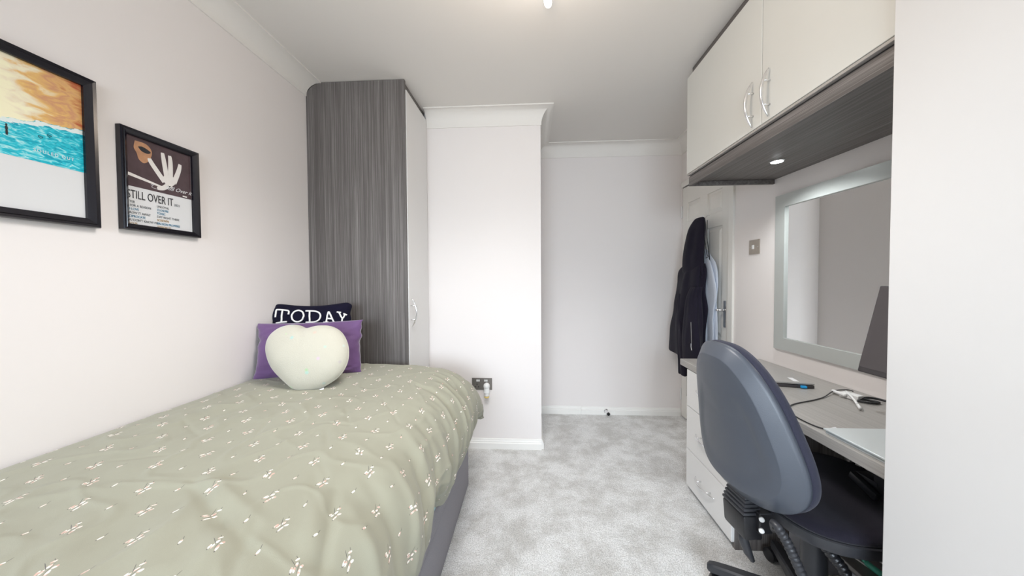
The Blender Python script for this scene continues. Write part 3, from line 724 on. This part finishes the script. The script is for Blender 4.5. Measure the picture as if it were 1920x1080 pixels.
# ------------------------------------------------------------------ cushions
def frame3(o_, r, tilt):
    r = Vector(r); r.z = 0; r.normalize(); nh = Vector((r.y, -r.x, 0))
    up = Vector((0, 0, 1))*math.cos(tilt)-nh*math.sin(tilt); n_ = nh*math.cos(tilt)+Vector((0, 0, 1))*math.sin(tilt)
    return Vector(o_), r, up, n_
def square_cushion(name, fr, W_, H_, T, mat, pinch=.05, wr_=.004, seed=0, rnd=0, n_=44, sagtop=0):
    o_, r, up, nn = fr; v = []; f = []
    def surf(u, w, sgn):
        a = W_/2*u*(1-pinch*(1-abs(w)**2.0)*abs(u)**2); b = H_/2*w*(1-pinch*(1-abs(u)**2.0)*abs(w)**2)
        b -= sagtop*max(0, w)**2*(1-u*u)
        cr_ = (u*u*w*w)**4; a *= 1-rnd*cr_; b *= 1-rnd*cr_
        e = (max(0, 1-abs(u)**2.6)*max(0, 1-abs(w)**2.6))**.46
        d = T*e*sgn
        k = 1-max(abs(u), abs(w))**6
        d += wr_*k*noise.noise(Vector((u*3+seed, w*3, sgn)))*2.2+wr_*1.3*k*max(0, 1-abs(noise.noise(Vector((u*2.2+seed*3, w*4+seed, 5*sgn))))*8)*sgn
        ew = abs(u)**8*.010*noise.noise(Vector((w*4, seed, 3)))
        return o_+r*(a+W_/2+ew)+up*(b+H_/2)+nn*d
    for sgn in (1, -1):
        k0 = len(v)
        for j in range(n_+1):
            for i in range(n_+1):
                u = math.sin((2*i/n_-1)*PI/2*.98)/math.sin(PI/2*.98); w = math.sin((2*j/n_-1)*PI/2*.98)/math.sin(PI/2*.98)
                v.append(surf(u, w, sgn))
        for j in range(n_):
            for i in range(n_):
                a = k0+j*(n_+1)+i; q = [a, a+1, a+n_+2, a+n_+1]; f.append(q if sgn > 0 else q[::-1])
    bm = bmesh.new(); me = bpy.data.meshes.new('t'); me.from_pydata([tuple(p) for p in v], [], f); bm.from_mesh(me); bpy.data.meshes.remove(me)
    bmesh.ops.remove_doubles(bm, verts=bm.verts[:], dist=.0008); bm.verts.index_update()
    vv = [p.co.copy() for p in bm.verts]; ff = [[q.index for q in p.verts] for p in bm.faces]; bm.free()
    return ob(name, vv, ff, mat, None, True, loc=o_+r*W_/2), surf
pc_, _ = square_cushion('purple_cushion', frame3((-1.315, 1.485, .745), (.44, .158, 0), R(14)), .475, .275, .062, M['purple'], .05, .006, 3)
tag(pc_, 'purple velvet cushion behind the cream heart cushion', 'cushion')
tf = frame3((-1.335, 1.600, .742), (.40, .14, 0), R(12))
tcush, tsurf = square_cushion('word_cushion', tf, .385, .375, .05, M['today'], .035, .004, 8, sagtop=.020, rnd=.09)
tag(tcush, 'black cushion with TODAY in white rope letters, at the back', 'cushion')
# TODAY drawn as rope strokes (letter coordinates in cushion metres above its lower edge)
LET = {'T': [[(-.001, .232), (.001, .268), (.010, .272), (.050, .266), (.064, .259), (.064, .243)], [(.032, .268), (.031, .205)], [(.006, .201), (.031, .204), (.058, .205)]],
       'O': [[(.107, .264), (.088, .256), (.080, .236), (.088, .212), (.107, .202), (.126, .210), (.135, .230), (.127, .254), (.107, .264)]],
       'D': [[(.141, .259), (.185, .256), (.206, .246), (.213, .228), (.205, .207), (.186, .198), (.146, .198)], [(.160, .257), (.165, .199)]],
       'A': [[(.241, .196), (.246, .235), (.250, .250), (.257, .240), (.278, .192)], [(.228, .194), (.252, .195)], [(.266, .190), (.289, .188)], [(.246, .215), (.268, .212)]],
       'Y': [[(.289, .249), (.309, .246)], [(.299, .247), (.317, .214), (.328, .237)], [(.317, .214), (.314, .184)], [(.302, .184), (.325, .182)], [(.320, .240), (.337, .232)]]}
o_, r_, up_, nn_ = tf
for ch, strokes in LET.items():
    g = G()
    for st in strokes:
        P = catmull([Vector((a+.026, b+.058, 0)) for a, b in st], 6) if len(st) > 2 else [Vector((st[0][0]+.026, st[0][1]+.058, 0)).lerp(Vector((st[1][0]+.026, st[1][1]+.058, 0)), k/4) for k in range(5)]
        Q = []
        for p in P:
            u = (p.x-.385/2)/(.385/2); w_ = (p.y-.375/2)/(.375/2); q = tsurf(max(-.97, min(.97, u)), max(-.97, min(.97, w_)), 1)
            Q.append(o_+r_*p.x+up_*p.y+nn_*((q-o_).dot(nn_)+.0025))
        g.tube(Q, .0042, 8)
    lt = g.make('letter_'+ch.lower(), M['rope'], tcush, True)
    if ch == 'T': lt['label'] = 'white rope lettering'
# heart
HO = [(.173, .274), (.228, .286), (.289, .279), (.342, .243), (.377, .176), (.380, .103), (.353, .045), (.300, .004), (.255, -.013), (.216, -.019), (.168, -.013), (.113, .026), (.046, .090), (.006, .168), (.006, .232), (.042, .275), (.093, .292), (.138, .287)]
hf = frame3((-1.178, 1.350, .757), (.4, .06, 0), R(22))
def heart():
    o_, r, up, nn = hf
    P = catmull([Vector((a*.945, b*.955, 0)) for a, b in [HO[-1]]+HO+[HO[0], HO[1]]], 6)[6:-6]
    P = P[:-1]; n_ = len(P); c = Vector((.18, .143, 0)); K = 20; v = []; f = []
    for sgn in (1, -1):
        k0 = len(v)
        for j in range(K+1):
            t = math.sin(PI/2*j/K)
            for p in P:
                q = c.lerp(p, t); d = .075*(max(0, 1-t**2.3))**.5*sgn
                d += .004*noise.noise(Vector((q.x*14, q.y*14, sgn)))*(1-t**5)
                v.append(o_+r*q.x+up*q.y+nn*d)
        for j in range(K):
            for i in range(n_):
                q = [k0+j*n_+i, k0+j*n_+(i+1) % n_, k0+(j+1)*n_+(i+1) % n_, k0+(j+1)*n_+i]; f.append(q[::-1] if sgn > 0 else q)
    o = ob('heart_cushion', v, f, M['heart'], None, True, loc=(-1.0, 1.40, .75))
    seam = G().tube([o_+r*p.x+up*p.y for p in P+[P[0]]], .0016, 6).make('seam', M['heart'], o, True)
    return tag(o, 'cream heart-shaped plush cushion at the front of the pile on the bed', 'cushion')
hc = heart()
G().obox(hf[0]+hf[1]*.268+hf[2]*-.016+hf[3]*.012, hf[1]+hf[2]*.45, hf[3], hf[2], .014, .001, .004, .0004).make('care_label', M['white_pl'], hc)

# ------------------------------------------------------------------ socket and air freshener, door stop
so = thing('wall_socket', 'dark metal double wall socket on the chimney breast beside the bed', 'socket', (-.352, YCH, .469))
G().box(-.425, -.279, YCH-.007, YCH-.0005, .427, .512, .002).make('plate', M['gunmetal'], so)
for xx in (-.387, -.374, -.330, -.317): G().box(xx-.0055, xx+.0055, YCH-.010, YCH-.007, .487, .501, .001).make('rocker', M['white_pl'], so)
for xx in (-.388,):
    for dx, dz_ in ((0, .015), (-.011, -.004), (.011, -.004)): G().box(xx+dx-.003, xx+dx+.003, YCH-.0078, YCH-.0068, .452+dz_-.004, .452+dz_+.004, .0005).make('pin_hole', M['black_pl'], so)
af = thing('air_freshener', 'white plug-in air freshener with amber oil in the wall socket', 'air freshener', (-.315, YCH-.035, .38))
G().ell((-.315, YCH-.032, .462), .023, .024, .025).tube([(-.315, YCH-.032, .462), (-.315, YCH-.034, .415)], [.019, .021], 18).make('body', M['white_pl'], af, 'auto')
G().lathe((-.315, YCH-.034, .415), (0, 0, -1), [(.012, 0), (.016, .006), (.018, .014), (.018, .022)], 20).make('bottle', M['white_pl'], af, True)
G().lathe((-.315, YCH-.034, .3925), (0, 0, -1), [(.018, 0), (.0175, .010), (.014, .014)], 20).make('oil', M['oil'], af, True)
ds = tag(G().lathe((.672, YF-.014, .036), (.18, -1, -.12), [(.020, 0), (.020, .005), (.014, .010), (.013, .05)], 20).make('door_stop', M['chrome'], None, 'auto', loc=(.672, YF-.016, .02)),
         'small chrome door stop on the far skirting board', 'door stop')
G().lathe((.681, YF-.0638, .030), (.18, -1, -.12), [(.0135, 0), (.0135, .012), (.008, .013)], 18).make('rubber_tip', M['black_rub'], ds, 'auto')

# ------------------------------------------------------------------ ceiling light
cl = thing('ceiling_light', 'lit white tube of the ceiling light at the top edge', 'light', (.03, 1.25, ZC))
G().lathe((.03, 1.10, ZC-.001), (0, 0, -1), [(.06, 0), (.06, .012), (.05, .02)], 32).make('ceiling_plate', M['white_pl'], cl, 'auto')
G().tube([(.03, 1.10, ZC-.02), (.03, 1.12, 2.345)], .007, 10).make('stem', M['chrome'], cl)
G().tube([(.030, 1.13, 2.335), (.0765, 1.372, 2.335), (.0780, 1.380, 2.335), (.0787, 1.384, 2.335)], [.015, .015, .012, .005], 20).make('lamp_tube', M['glow'], cl, True)

# ------------------------------------------------------------------ coat and pale garment on the door
def loft(secs, n_=48, fold=.006, seed=0, nf=5, sub=6):
    """secs: (z, cx, cy, half_x, half_y, twist)"""
    S_ = catmull([Vector((a[0], a[1], a[2])) for a in secs], sub); H_ = catmull([Vector((a[3], a[4], 0)) for a in secs], sub)
    v = []; f = []
    for j, (p, h_) in enumerate(zip(S_, H_)):
        for k in range(n_):
            a = 2*PI*k/n_; e = 1+fold/max(.02, h_.x)*(math.sin(nf*a+seed+p.x*3)*.6+noise.noise(Vector((math.cos(a)*2, math.sin(a)*2, p.x*5+seed)))*1.4)
            v.append((p.y+h_.x*math.cos(a)*e, p.z+h_.y*math.sin(a)*e, p.x))
    m_ = len(S_)
    for j in range(m_-1):
        for k in range(n_): f.append([j*n_+k, j*n_+(k+1) % n_, (j+1)*n_+(k+1) % n_, (j+1)*n_+k])
    f.append(list(range(n_))[::-1]); f.append([(m_-1)*n_+k for k in range(n_)])
    return G().add(v, f)
bc = tag(loft([(1.44, 1.312, 2.58, .010, .02), (1.38, 1.300, 2.55, .015, .06), (1.30, 1.295, 2.54, .020, .11), (1.1, 1.292, 2.525, .020, .15), (.9, 1.290, 2.53, .020, .14), (.70, 1.290, 2.54, .020, .15), (.62, 1.290, 2.54, .018, .15)], fold=.006, nf=7).make('pale_garment', M['bluecloth'], None, True, loc=(1.29, 2.45, .62)),
         'pale blue-grey garment hanging on the door behind the black coat', 'garment')
pts = [(1.318, 2.555, 1.655), (1.300, 2.52, 1.52), (1.297, 2.49, 1.42), (1.288, 2.455, 1.33)]
G().tube(pts, .0028, 6, sub=6).make('strap', M['cable'], bc)
hk = tag(G().tube([(1.336, 2.56, 1.69), (1.322, 2.56, 1.69), (1.300, 2.558, 1.665), (1.290, 2.556, 1.672), (1.286, 2.556, 1.69)], .0035, 8, sub=5).make('coat_hook', M['chrome'], None, True, loc=(1.33, 2.56, 1.68)),
         'thin chrome coat hook on the door above the black coat', 'hook')
coat = thing('hooded_coat', 'black hooded coat hanging from the hook on the white door', 'coat', (1.24, 2.65, .6))
loft([(1.675, 1.275, 2.560, .012, .02), (1.665, 1.268, 2.560, .030, .055), (1.60, 1.258, 2.58, .042, .098), (1.50, 1.252, 2.595, .046, .118), (1.38, 1.248, 2.61, .048, .130), (1.27, 1.248, 2.615, .046, .135), (1.22, 1.255, 2.60, .030, .11)], fold=.006, seed=2, nf=3).make('hood', M['coat'], coat, True)
loft([(1.33, 1.255, 2.60, .030, .11), (1.28, 1.245, 2.62, .046, .155), (1.18, 1.238, 2.625, .055, .175), (1.05, 1.232, 2.63, .060, .200), (.90, 1.225, 2.64, .064, .222), (.75, 1.220, 2.65, .066, .240), (.64, 1.220, 2.655, .068, .236), (.615, 1.220, 2.655, .060, .225)], fold=.010, seed=5, nf=6).make('body', M['coat'], coat, True)
loft([(1.16, 1.205, 2.47, .025, .04), (1.08, 1.180, 2.455, .036, .060), (.95, 1.162, 2.435, .046, .085), (.80, 1.155, 2.425, .048, .108), (.66, 1.155, 2.425, .048, .120), (.635, 1.155, 2.43, .042, .11)], fold=.007, seed=7, nf=4).make('sleeve', M['coat'], coat, True)
loft([(1.10, 1.205, 2.70, .025, .045), (.95, 1.190, 2.68, .036, .055), (.8, 1.178, 2.62, .036, .060), (.62, 1.172, 2.585, .034, .060), (.50, 1.170, 2.585, .030, .052), (.485, 1.170, 2.585, .026, .046)], fold=.006, seed=9, nf=4).make('sleeve', M['coat'], coat, True)
G().tube([(1.104, 2.34, .92), (1.100, 2.32, .78)], .0018, 6).make('zip', M['gunmetal'], coat)
G().tube([(1.100, 2.325, .775), (1.097, 2.320, .755), (1.097, 2.31, .73)], .0028, 8).make('zip_pull', M['chrome'], coat)
G().tube([(1.262, 2.49, 1.62), (1.262, 2.475, 1.50), (1.268, 2.460, 1.40), (1.268, 2.44, 1.378), (1.268, 2.47, 1.368)], .0022, 6, sub=5).make('drawstring', M['cable'], coat)

# ------------------------------------------------------------------ things on the desk
ZD = .7402
l1 = thing('closed_laptop', 'closed dark laptop with a grey lid and white sticker, far end of the desk', 'laptop', (1.10, 1.60, ZD))
A_ = Vector((1.222, 1.485, 0)); ex = Vector((.962, .272, 0)).normalized(); ey = Vector((.229, .973, 0)).normalized(); ex = Vector((ey.y, -ey.x, 0))
LW, LD = .345, .245
cc = A_-ex*LW/2+ey*LD/2
G().obox(cc+Vector((0, 0, ZD+.0075)), ex, ey, (0, 0, 1), LW/2, LD/2, .0065, .002).make('base', M['darkpl'], l1)
G().obox(cc+Vector((0, 0, ZD+.0195)), ex, ey, (0, 0, 1), LW/2, LD/2, .0035, .0015).make('lid', M['greylid'], l1)
G().obox(cc+Vector((0, 0, ZD+.0150)), ex, ey, (0, 0, 1), LW/2-.004, LD/2-.004, .001, 0).make('gap', M['black_pl'], l1)
G().obox(Vector((1.178, 1.545, ZD+.0233)), ey, ex, (0, 0, 1), .028, .010, .0004, 0).make('sticker', M['inkw'], l1)
pl = A_-ex*.042
us = tag(G().obox(pl+Vector((0, 0, ZD+.0078))-ey*.006, ex, ey, (0, 0, 1), .010, .006, .0045, .001).make('usb_receiver', M['bluepl'], None, loc=tuple(pl+Vector((0, 0, ZD+.003)))),
         'small bright blue plug in the side of the dark laptop', 'plug')
l2 = thing('silver_laptop', 'thin closed silver laptop at the front edge of the desk', 'laptop', (1.05, .96, ZD))
G().box(.908, 1.235, .8625, 1.064, ZD, ZD+.010, .003).make('base', M['silver'], l2)
G().box(.902, 1.235, .8625, 1.064, ZD+.011, ZD+.0165, .002).make('lid', M['silver'], l2)
G().box(.912, 1.230, .864, 1.060, ZD+.0095, ZD+.0115, 0).make('gap', M['black_pl'], l2)
G().tube([(.935, 1.075, ZD+.006), (.955, 1.082, ZD+.006)], .005, 8).make('charging_plug', M['inkw'], l2)
cbl = tag(G().tube([(.935, 1.075, ZD+.004), (.915, 1.10, ZD+.003), (.908, 1.15, ZD+.003), (.915, 1.20, ZD+.003), (.932, 1.242, ZD+.003), (.975, 1.285, ZD+.003), (1.028, 1.313, ZD+.003), (1.10, 1.342, ZD+.003), (1.168, 1.376, ZD+.004), (1.235, 1.42, ZD+.010), (1.280, 1.450, ZD+.008), (1.305, 1.425, ZD+.018), (1.290, 1.390, ZD+.024)], .0022, 7, sub=8).make('charging_cable', M['cable'], None, True, loc=(1.05, 1.3, ZD)),
          'thin black cable looping over the desk from the silver laptop', 'cable')
ad = thing('white_adapter', 'white adapter with a short white lead on the desk below the mirror', 'adapter', (1.25, 1.36, ZD))
a0 = Vector((.35, -1, 0)).normalized(); a1 = Vector((1, .35, 0)).normalized()
G().obox((1.268, 1.372, ZD+.011), a0, a1, (0, 0, 1), .030, .017, .010, .003).make('body', M['white_pl'], ad)
G().tube([(1.268, 1.395, ZD+.022), (1.235, 1.335, ZD+.020), (1.205, 1.280, ZD+.012)], .0042, 8, sub=4).tube([(1.205, 1.281, ZD+.012), (1.182, 1.245, ZD+.010)], .0052, 8).make('lead', M['white_pl'], ad, True)
G().tube([(1.258, 1.440, ZD+.008), (1.248, 1.41, ZD+.012), (1.245, 1.37, ZD+.014)], .0070, 8, sub=4).make('white_sleeve', M['white_pl'], ad, True)
bk = tag(G().tube([(1.255, 1.335, ZD+.006), (1.285, 1.31, ZD+.006), (1.318, 1.318, ZD+.006), (1.300, 1.345, ZD+.006), (1.270, 1.345, ZD+.007), (1.310, 1.352, ZD+.012), (1.345, 1.33, ZD+.010), (1.365, 1.25, ZD+.008), (1.375, 1.15, ZD+.006)], .0045, 8, sub=8).make('black_cable', M['cable'], None, True, loc=(1.30, 1.32, ZD)),
         'thick black cable by the wall at the near end of the desk', 'cable')
# monitor leaning back on its stand
mo = thing('monitor', 'dark grey switched-off monitor tilted back in front of the mirror', 'monitor', (1.24, 1.09, ZD))
tl = R(13.3); mu = Vector((math.sin(tl), 0, math.cos(tl))); mn = Vector((-math.cos(tl), 0, math.sin(tl))); ml = Vector((0, 1, 0))
mc = Vector((1.219, 0, .872)); mh = .327
def mpt(y, h, o__): return Vector((mc.x, y, mc.z))+mu*h+mn*o__
G().obox(mpt(1.098, mh/2, -.012), ml, mu, mn, .202, mh/2, .012, .004).make('housing', M['darkpl'], mo)
G().obox(mpt(1.098, mh/2+.008, .0006), ml, mu, mn, .199, mh/2-.011, .0006, 0).make('screen', M['screen'], mo)
G().obox(mpt(1.098, .12, -.030), ml, mu, mn, .05, .03, .010, .003).tube([mpt(1.098, .12, -.035), (1.262, 1.060, ZD+.012)], .014, 12).make('stand_neck', M['darkpl'], mo)
G().box(1.17, 1.335, 1.00, 1.085, ZD+.0002, ZD+.012, .004).make('stand_foot', M['darkpl'], mo)

# ------------------------------------------------------------------ clutter below the desk
br = tag(G().obox((1.052, 1.090, .563), (0, .95, .31), (1, 0, 0), (0, -.31, .95), .045, .010, .012, .005).box(1.062, 1.12, 1.02, 1.075, .545, .660, .005).box(1.075, 1.12, 1.00, 1.06, .655, .703, .003).box(1.06, 1.10, 1.06, 1.13, .570, .588, .003).make('under_desk_bracket', M['chplast'], None, 'auto', loc=(1.08, 1.06, .54)),
         'dark plastic bracket arm fixed below the desk', 'bracket')
uc = tag(G().tube([(1.282, 1.365, .703), (1.268, 1.365, .62), (1.266, 1.362, .52), (1.275, 1.36, .35), (1.285, 1.36, .12), (1.30, 1.33, .010)], .0075, 8, sub=6).tube([(1.290, 1.345, .703), (1.300, 1.350, .62), (1.298, 1.350, .52), (1.296, 1.35, .35), (1.305, 1.34, .12), (1.31, 1.28, .010)], .0075, 8, sub=6).make('hanging_cables', M['cable'], None, True, loc=(1.28, 1.36, .01)),
         'black cables hanging down behind the seat under the desk', 'cable')
wb = tag(G().box(1.13, 1.262, 1.395, 1.495, .0, .30, .006).make('grey_box', M['greycase'], None, loc=(1.19, 1.44, 0)), 'pale grey box standing on the carpet under the desk', 'box')
pt = thing('flat_case', 'flat grey metal-edged case under the seat by the tall wardrobe', 'case', (1.18, 1.07, 0))
G().box(1.072, 1.30, .93, 1.195, .234, .250, .003).make('case_top', M['greybrd'], pt)
G().box(1.070, 1.302, .928, 1.197, .222, .233, .002).make('case_trim', M['greycase'], pt)
G().tube([(1.112, 1.19, .253), (1.120, 1.15, .254), (1.135, 1.09, .253), (1.135, .96, .253)], .0025, 6, sub=5).make('pale_lead', M['white_pl'], pt)
G().box(1.13, 1.26, .97, 1.10, .0, .221, .004).make('support', M['black_pl'], pt)
gp = tag(G().tube([(1.125, 1.152, .260), (1.130, 1.105, .260)], .0095, 10).tube([(1.124, 1.165, .260), (1.125, 1.152, .260)], .005, 8).make('green_plug', M['greenpl'], None, True, loc=(1.125, 1.13, .251)), 'small green plug under the seat', 'plug')
wp = tag(G().tube([(1.19, 1.175, .272), (1.19, 1.125, .272)], .021, 14).tube([(1.172, 1.15, .285), (1.165, 1.145, .305)], .008, 8).tube([(1.200, 1.15, .285), (1.203, 1.145, .305)], .008, 8).make('white_plug', M['white_pl'], None, 'auto', loc=(1.19, 1.15, .251)), 'white plug at the wardrobe edge under the seat', 'plug')

# ------------------------------------------------------------------ office chair
CX_, CY_ = .965, 1.165
ch = thing('office_chair', 'black office chair with slate plastic back turned towards the desk', 'chair', (CX_, CY_, 0))
BR = dict(x0=.649, y0=1.136, z0=.759, psi=.085, tilt=.135, W=.402, H=.5, k=.33, cv=1.093, e=-.173, p=.677)
_ff = Vector((math.cos(BR['psi']), math.sin(BR['psi']), 0)); _ll = Vector((-math.sin(BR['psi']), math.cos(BR['psi']), 0))
_uu = Vector((-math.sin(BR['tilt'])*_ff.x, -math.sin(BR['tilt'])*_ff.y, math.cos(BR['tilt']))); _nn = _ff*math.cos(BR['tilt'])+Vector((0, 0, math.sin(BR['tilt'])))
def bpt(th, r, off, sc=1.0):
    cs, sn = math.cos(th), math.sin(th)
    t = BR['H']/2*math.copysign(abs(sn)**BR['p'], sn); s_ = BR['W']/2*(1-BR['k']*t/(BR['H']/2))*math.copysign(abs(cs)**BR['p'], cs)
    t *= r*sc; s_ *= r*sc
    d = BR['cv']*s_*s_+BR['e']*t*t+off
    return Vector((BR['x0'], BR['y0'], BR['z0']))+_ll*s_+_uu*t+_nn*d
def dish(rings, n_=96):
    v = []; f = []
    for r, off in rings:
        for k in range(n_): 
            o2 = off(r, 2*PI*k/n_) if callable(off) else off
            v.append(bpt(2*PI*k/n_+.0001, r, o2))
    for j in range(len(rings)-1):
        for k in range(n_): f.append([j*n_+k, (j+1)*n_+k, (j+1)*n_+(k+1) % n_, j*n_+(k+1) % n_])
    f.append(list(range(n_))); f.append([(len(rings)-1)*n_+k for k in range(n_)][::-1])
    return G().add(v, f)
def backo(r, th):
    b = -.020-.004*(1-r)
    y_ = math.sin(th)*r
    if y_ < .35:      # shallow scoop in the lower half of the moulding
        q = r*(1.0+.15*math.sin(th)); b += .007/(1+math.exp((q-.62)*34))*min(1, (.35-y_)/.3)
    return b
rg = [(0.02, backo)]+[(k/24, backo) for k in range(1, 20)]+[(.82, -.0195), (.845, -.0200), (.853, -.0196), (.860, -.0178), (.98, .0040), (.994, .0085), (1.0, .013), (1.0, .022), (.985, .024), (.9, .020), (.4, .018)]
dish(rg).make('back_shell', M['shell'], ch, True)
cush = [(.03, .066), (.3, .066), (.6, .066), (.8, .065), (.9, .063), (.96, .058), (.99, .050), (1.0, .040), (1.0, .030), (.985, .0245), (.5, .0200)]
dish(cush).make('back_cushion', M['navy'], ch, True)
# seat
def superell(cx, cy, a, b, p, z, n_=80): return [(cx+a*math.copysign(abs(math.cos(t))**p, math.cos(t)), cy+b*math.copysign(abs(math.sin(t))**p, math.sin(t)), z) for t in [2*PI*k/n_+.001 for k in range(n_)]]
def stack(rings): 
    n_ = len(rings[0]); v = [p for r in rings for p in r]; f = [[j*n_+k, j*n_+(k+1) % n_, (j+1)*n_+(k+1) % n_, (j+1)*n_+k] for j in range(len(rings)-1) for k in range(n_)]
    f.append(list(range(n_))[::-1]); f.append([(len(rings)-1)*n_+k for k in range(n_)]); return G().add(v, f)
SX, SY, SA, SB, SP = .995, 1.160, .240, .246, .60
stack([superell(SX, SY, SA*s_, SB*s_, SP, z) for s_, z in ((.75, .446), (.93, .450), (.985, .460), (1.0, .472), (1.0, .491), (.985, .494))]).make('seat_shell', M['chplast'], ch, 'auto')
stack([superell(SX, SY, SA*s_, SB*s_, SP, z) for s_, z in ((.97, .4935), (.985, .501), (.975, .512), (.93, .522), (.82, .528), (.6, .529), (.35, .524), (.1, .522))]).make('seat_cushion', M['seatfab'], ch, True)
# column, star base, castors
G().lathe((CX_, CY_, .07), (0, 0, 1), [(.042, 0), (.040, .05), (.037, .06), (.036, .30), (.028, .305), (.014, .31), (.014, .372)], 28).make('gas_column', M['chplast'], ch, 'auto')
G().box(CX_-.09, CX_+.10, CY_-.06, CY_+.06, .395, .4465, .008).make('seat_mechanism', M['black_pl'], ch)
for k in range(5):
    a = R(146.6+72*k); d = Vector((math.cos(a), math.sin(a), 0)); s2 = Vector((-d.y, d.x, 0)); c = Vector((CX_, CY_, 0)); v = []; f = []
    for rr, zt, zb, hw in ((.03, .115, .065, .026), (.12, .112, .07, .023), (.25, .098, .068, .019), (.292, .092, .062, .017), (.308, .088, .060, .013), (.315, .080, .064, .006)):
        ce = c+d*rr
        for sg, zz, k2 in ((-1, zb, 1), (-1, zt-.006, 1), (-.7, zt, 1), (.7, zt, 1), (1, zt-.006, 1), (1, zb, 1)): v.append(ce+s2*hw*sg+Vector((0, 0, zz)))
    for j in range(5):
        for i in range(6): f.append([j*6+i, j*6+(i+1) % 6, (j+1)*6+(i+1) % 6, (j+1)*6+i])
    f.append([0, 1, 2, 3, 4, 5]); f.append([35, 34, 33, 32, 31, 30])
    lg = G().add(v, f).make('leg', M['chplast'], ch, 'auto')
    ca = c+d*.295+Vector((0, 0, .027)); rot = Vector((math.cos(a*3+1), math.sin(a*3+1), 0)); ca2 = ca-rot*.012
    cs_ = G().lathe(ca2-Vector((-rot.y, rot.x, 0))*.026, Vector((-rot.y, rot.x, 0)), [(.018, 0), (.0265, .004), (.0265, .020), (.020, .022), (.020, .030), (.0265, .032), (.0265, .048), (.018, .052)], 24)
    cs_.tube([ca+Vector((0, 0, .0)), ca+Vector((0, 0, .045))], .009, 10)
    cs_.make('castor', M['black_pl'], lg, 'auto')
# height-adjuster housing behind the back, bellows, lever, bolts
hx = _ff; hy = _ll; hz_ = Vector((0, 0, 1))
hc0 = Vector((.704, 1.130, -.030))
G().obox(hc0+Vector((0, 0, .448)), hx, hy, (-.08, 0, 1), .030, .052, .040, .008).make('adjuster_housing', M['black_pl'], ch, 'auto')
g = G()
for k in range(7): g.obox(hc0+Vector((-.004+.002*k, 0, .494+.0125*k)), hx, hy, hz_, .029-.0012*k, .052-.002*k, .0046, .0035)
g.obox(hc0+Vector((0, 0, .530)), hx, hy, hz_, .022, .043, .045, .003)
g.make('bellows', M['chplast'], ch, 'auto')
G().tube([hc0+Vector((.0, -.01, .42)), hc0+Vector((-.002, -.012, .385)), hc0+Vector((.010, -.018, .345)), hc0+Vector((.024, -.02, .318))], [.015, .015, .013, .007], 12).make('adjuster_lever', M['chplast'], ch, True)
for zz in (.498, .462):
    G().lathe((.722, 1.062, zz-.036), (-.45, -1, .1), [(.0075, -.003), (.0075, .003), (.005, .0048)], 14).make('bolt', M['white_pl'], ch, 'auto')
G().obox((.738, 1.084, .444), hx, hy, hz_, .022, .018, .034, .004).make('bolt_bracket', M['black_pl'], ch)
g = G().box(.70, CX_-.05, CY_-.028, CY_+.028, .395, .412, .003)
g.obox((.712, CY_, .49), (1, 0, .1), (0, 1, 0), (-.1, 0, 1), .006, .028, .09, .002)
g.make('back_bar', M['black_pl'], ch)
# ribbed cable sleeve
P = [Vector(p) for p in ((.690, .952, .520), (.712, .950, .485), (.730, .948, .445), (.750, .948, .400), (.775, .95, .34), (.800, .96, .28))]
Q = catmull(P, 12); rad = [.0115+.0024*math.sin(i*2*PI/3.6) for i in range(len(Q))]
G().tube([(.735, 1.03, .455), (.700, .985, .505), Q[0]-Vector((.006, -.006, -.008))]+Q, [.008, .008, .010]+rad, 14).make('ribbed_sleeve', M['chplast'], ch, True)
P = [Vector(p) for p in ((.855, 1.0, .44), (.880, .995, .405), (.905, .99, .37), (.930, .985, .31))]
Q = catmull(P, 12); G().tube(Q, [.013+.0030*math.sin(i*2*PI/4) for i in range(len(Q))], 14).make('ribbed_sleeve', M['black_pl'], ch, True)

for o in bpy.data.objects:
    if '_org' in o: del o['_org']
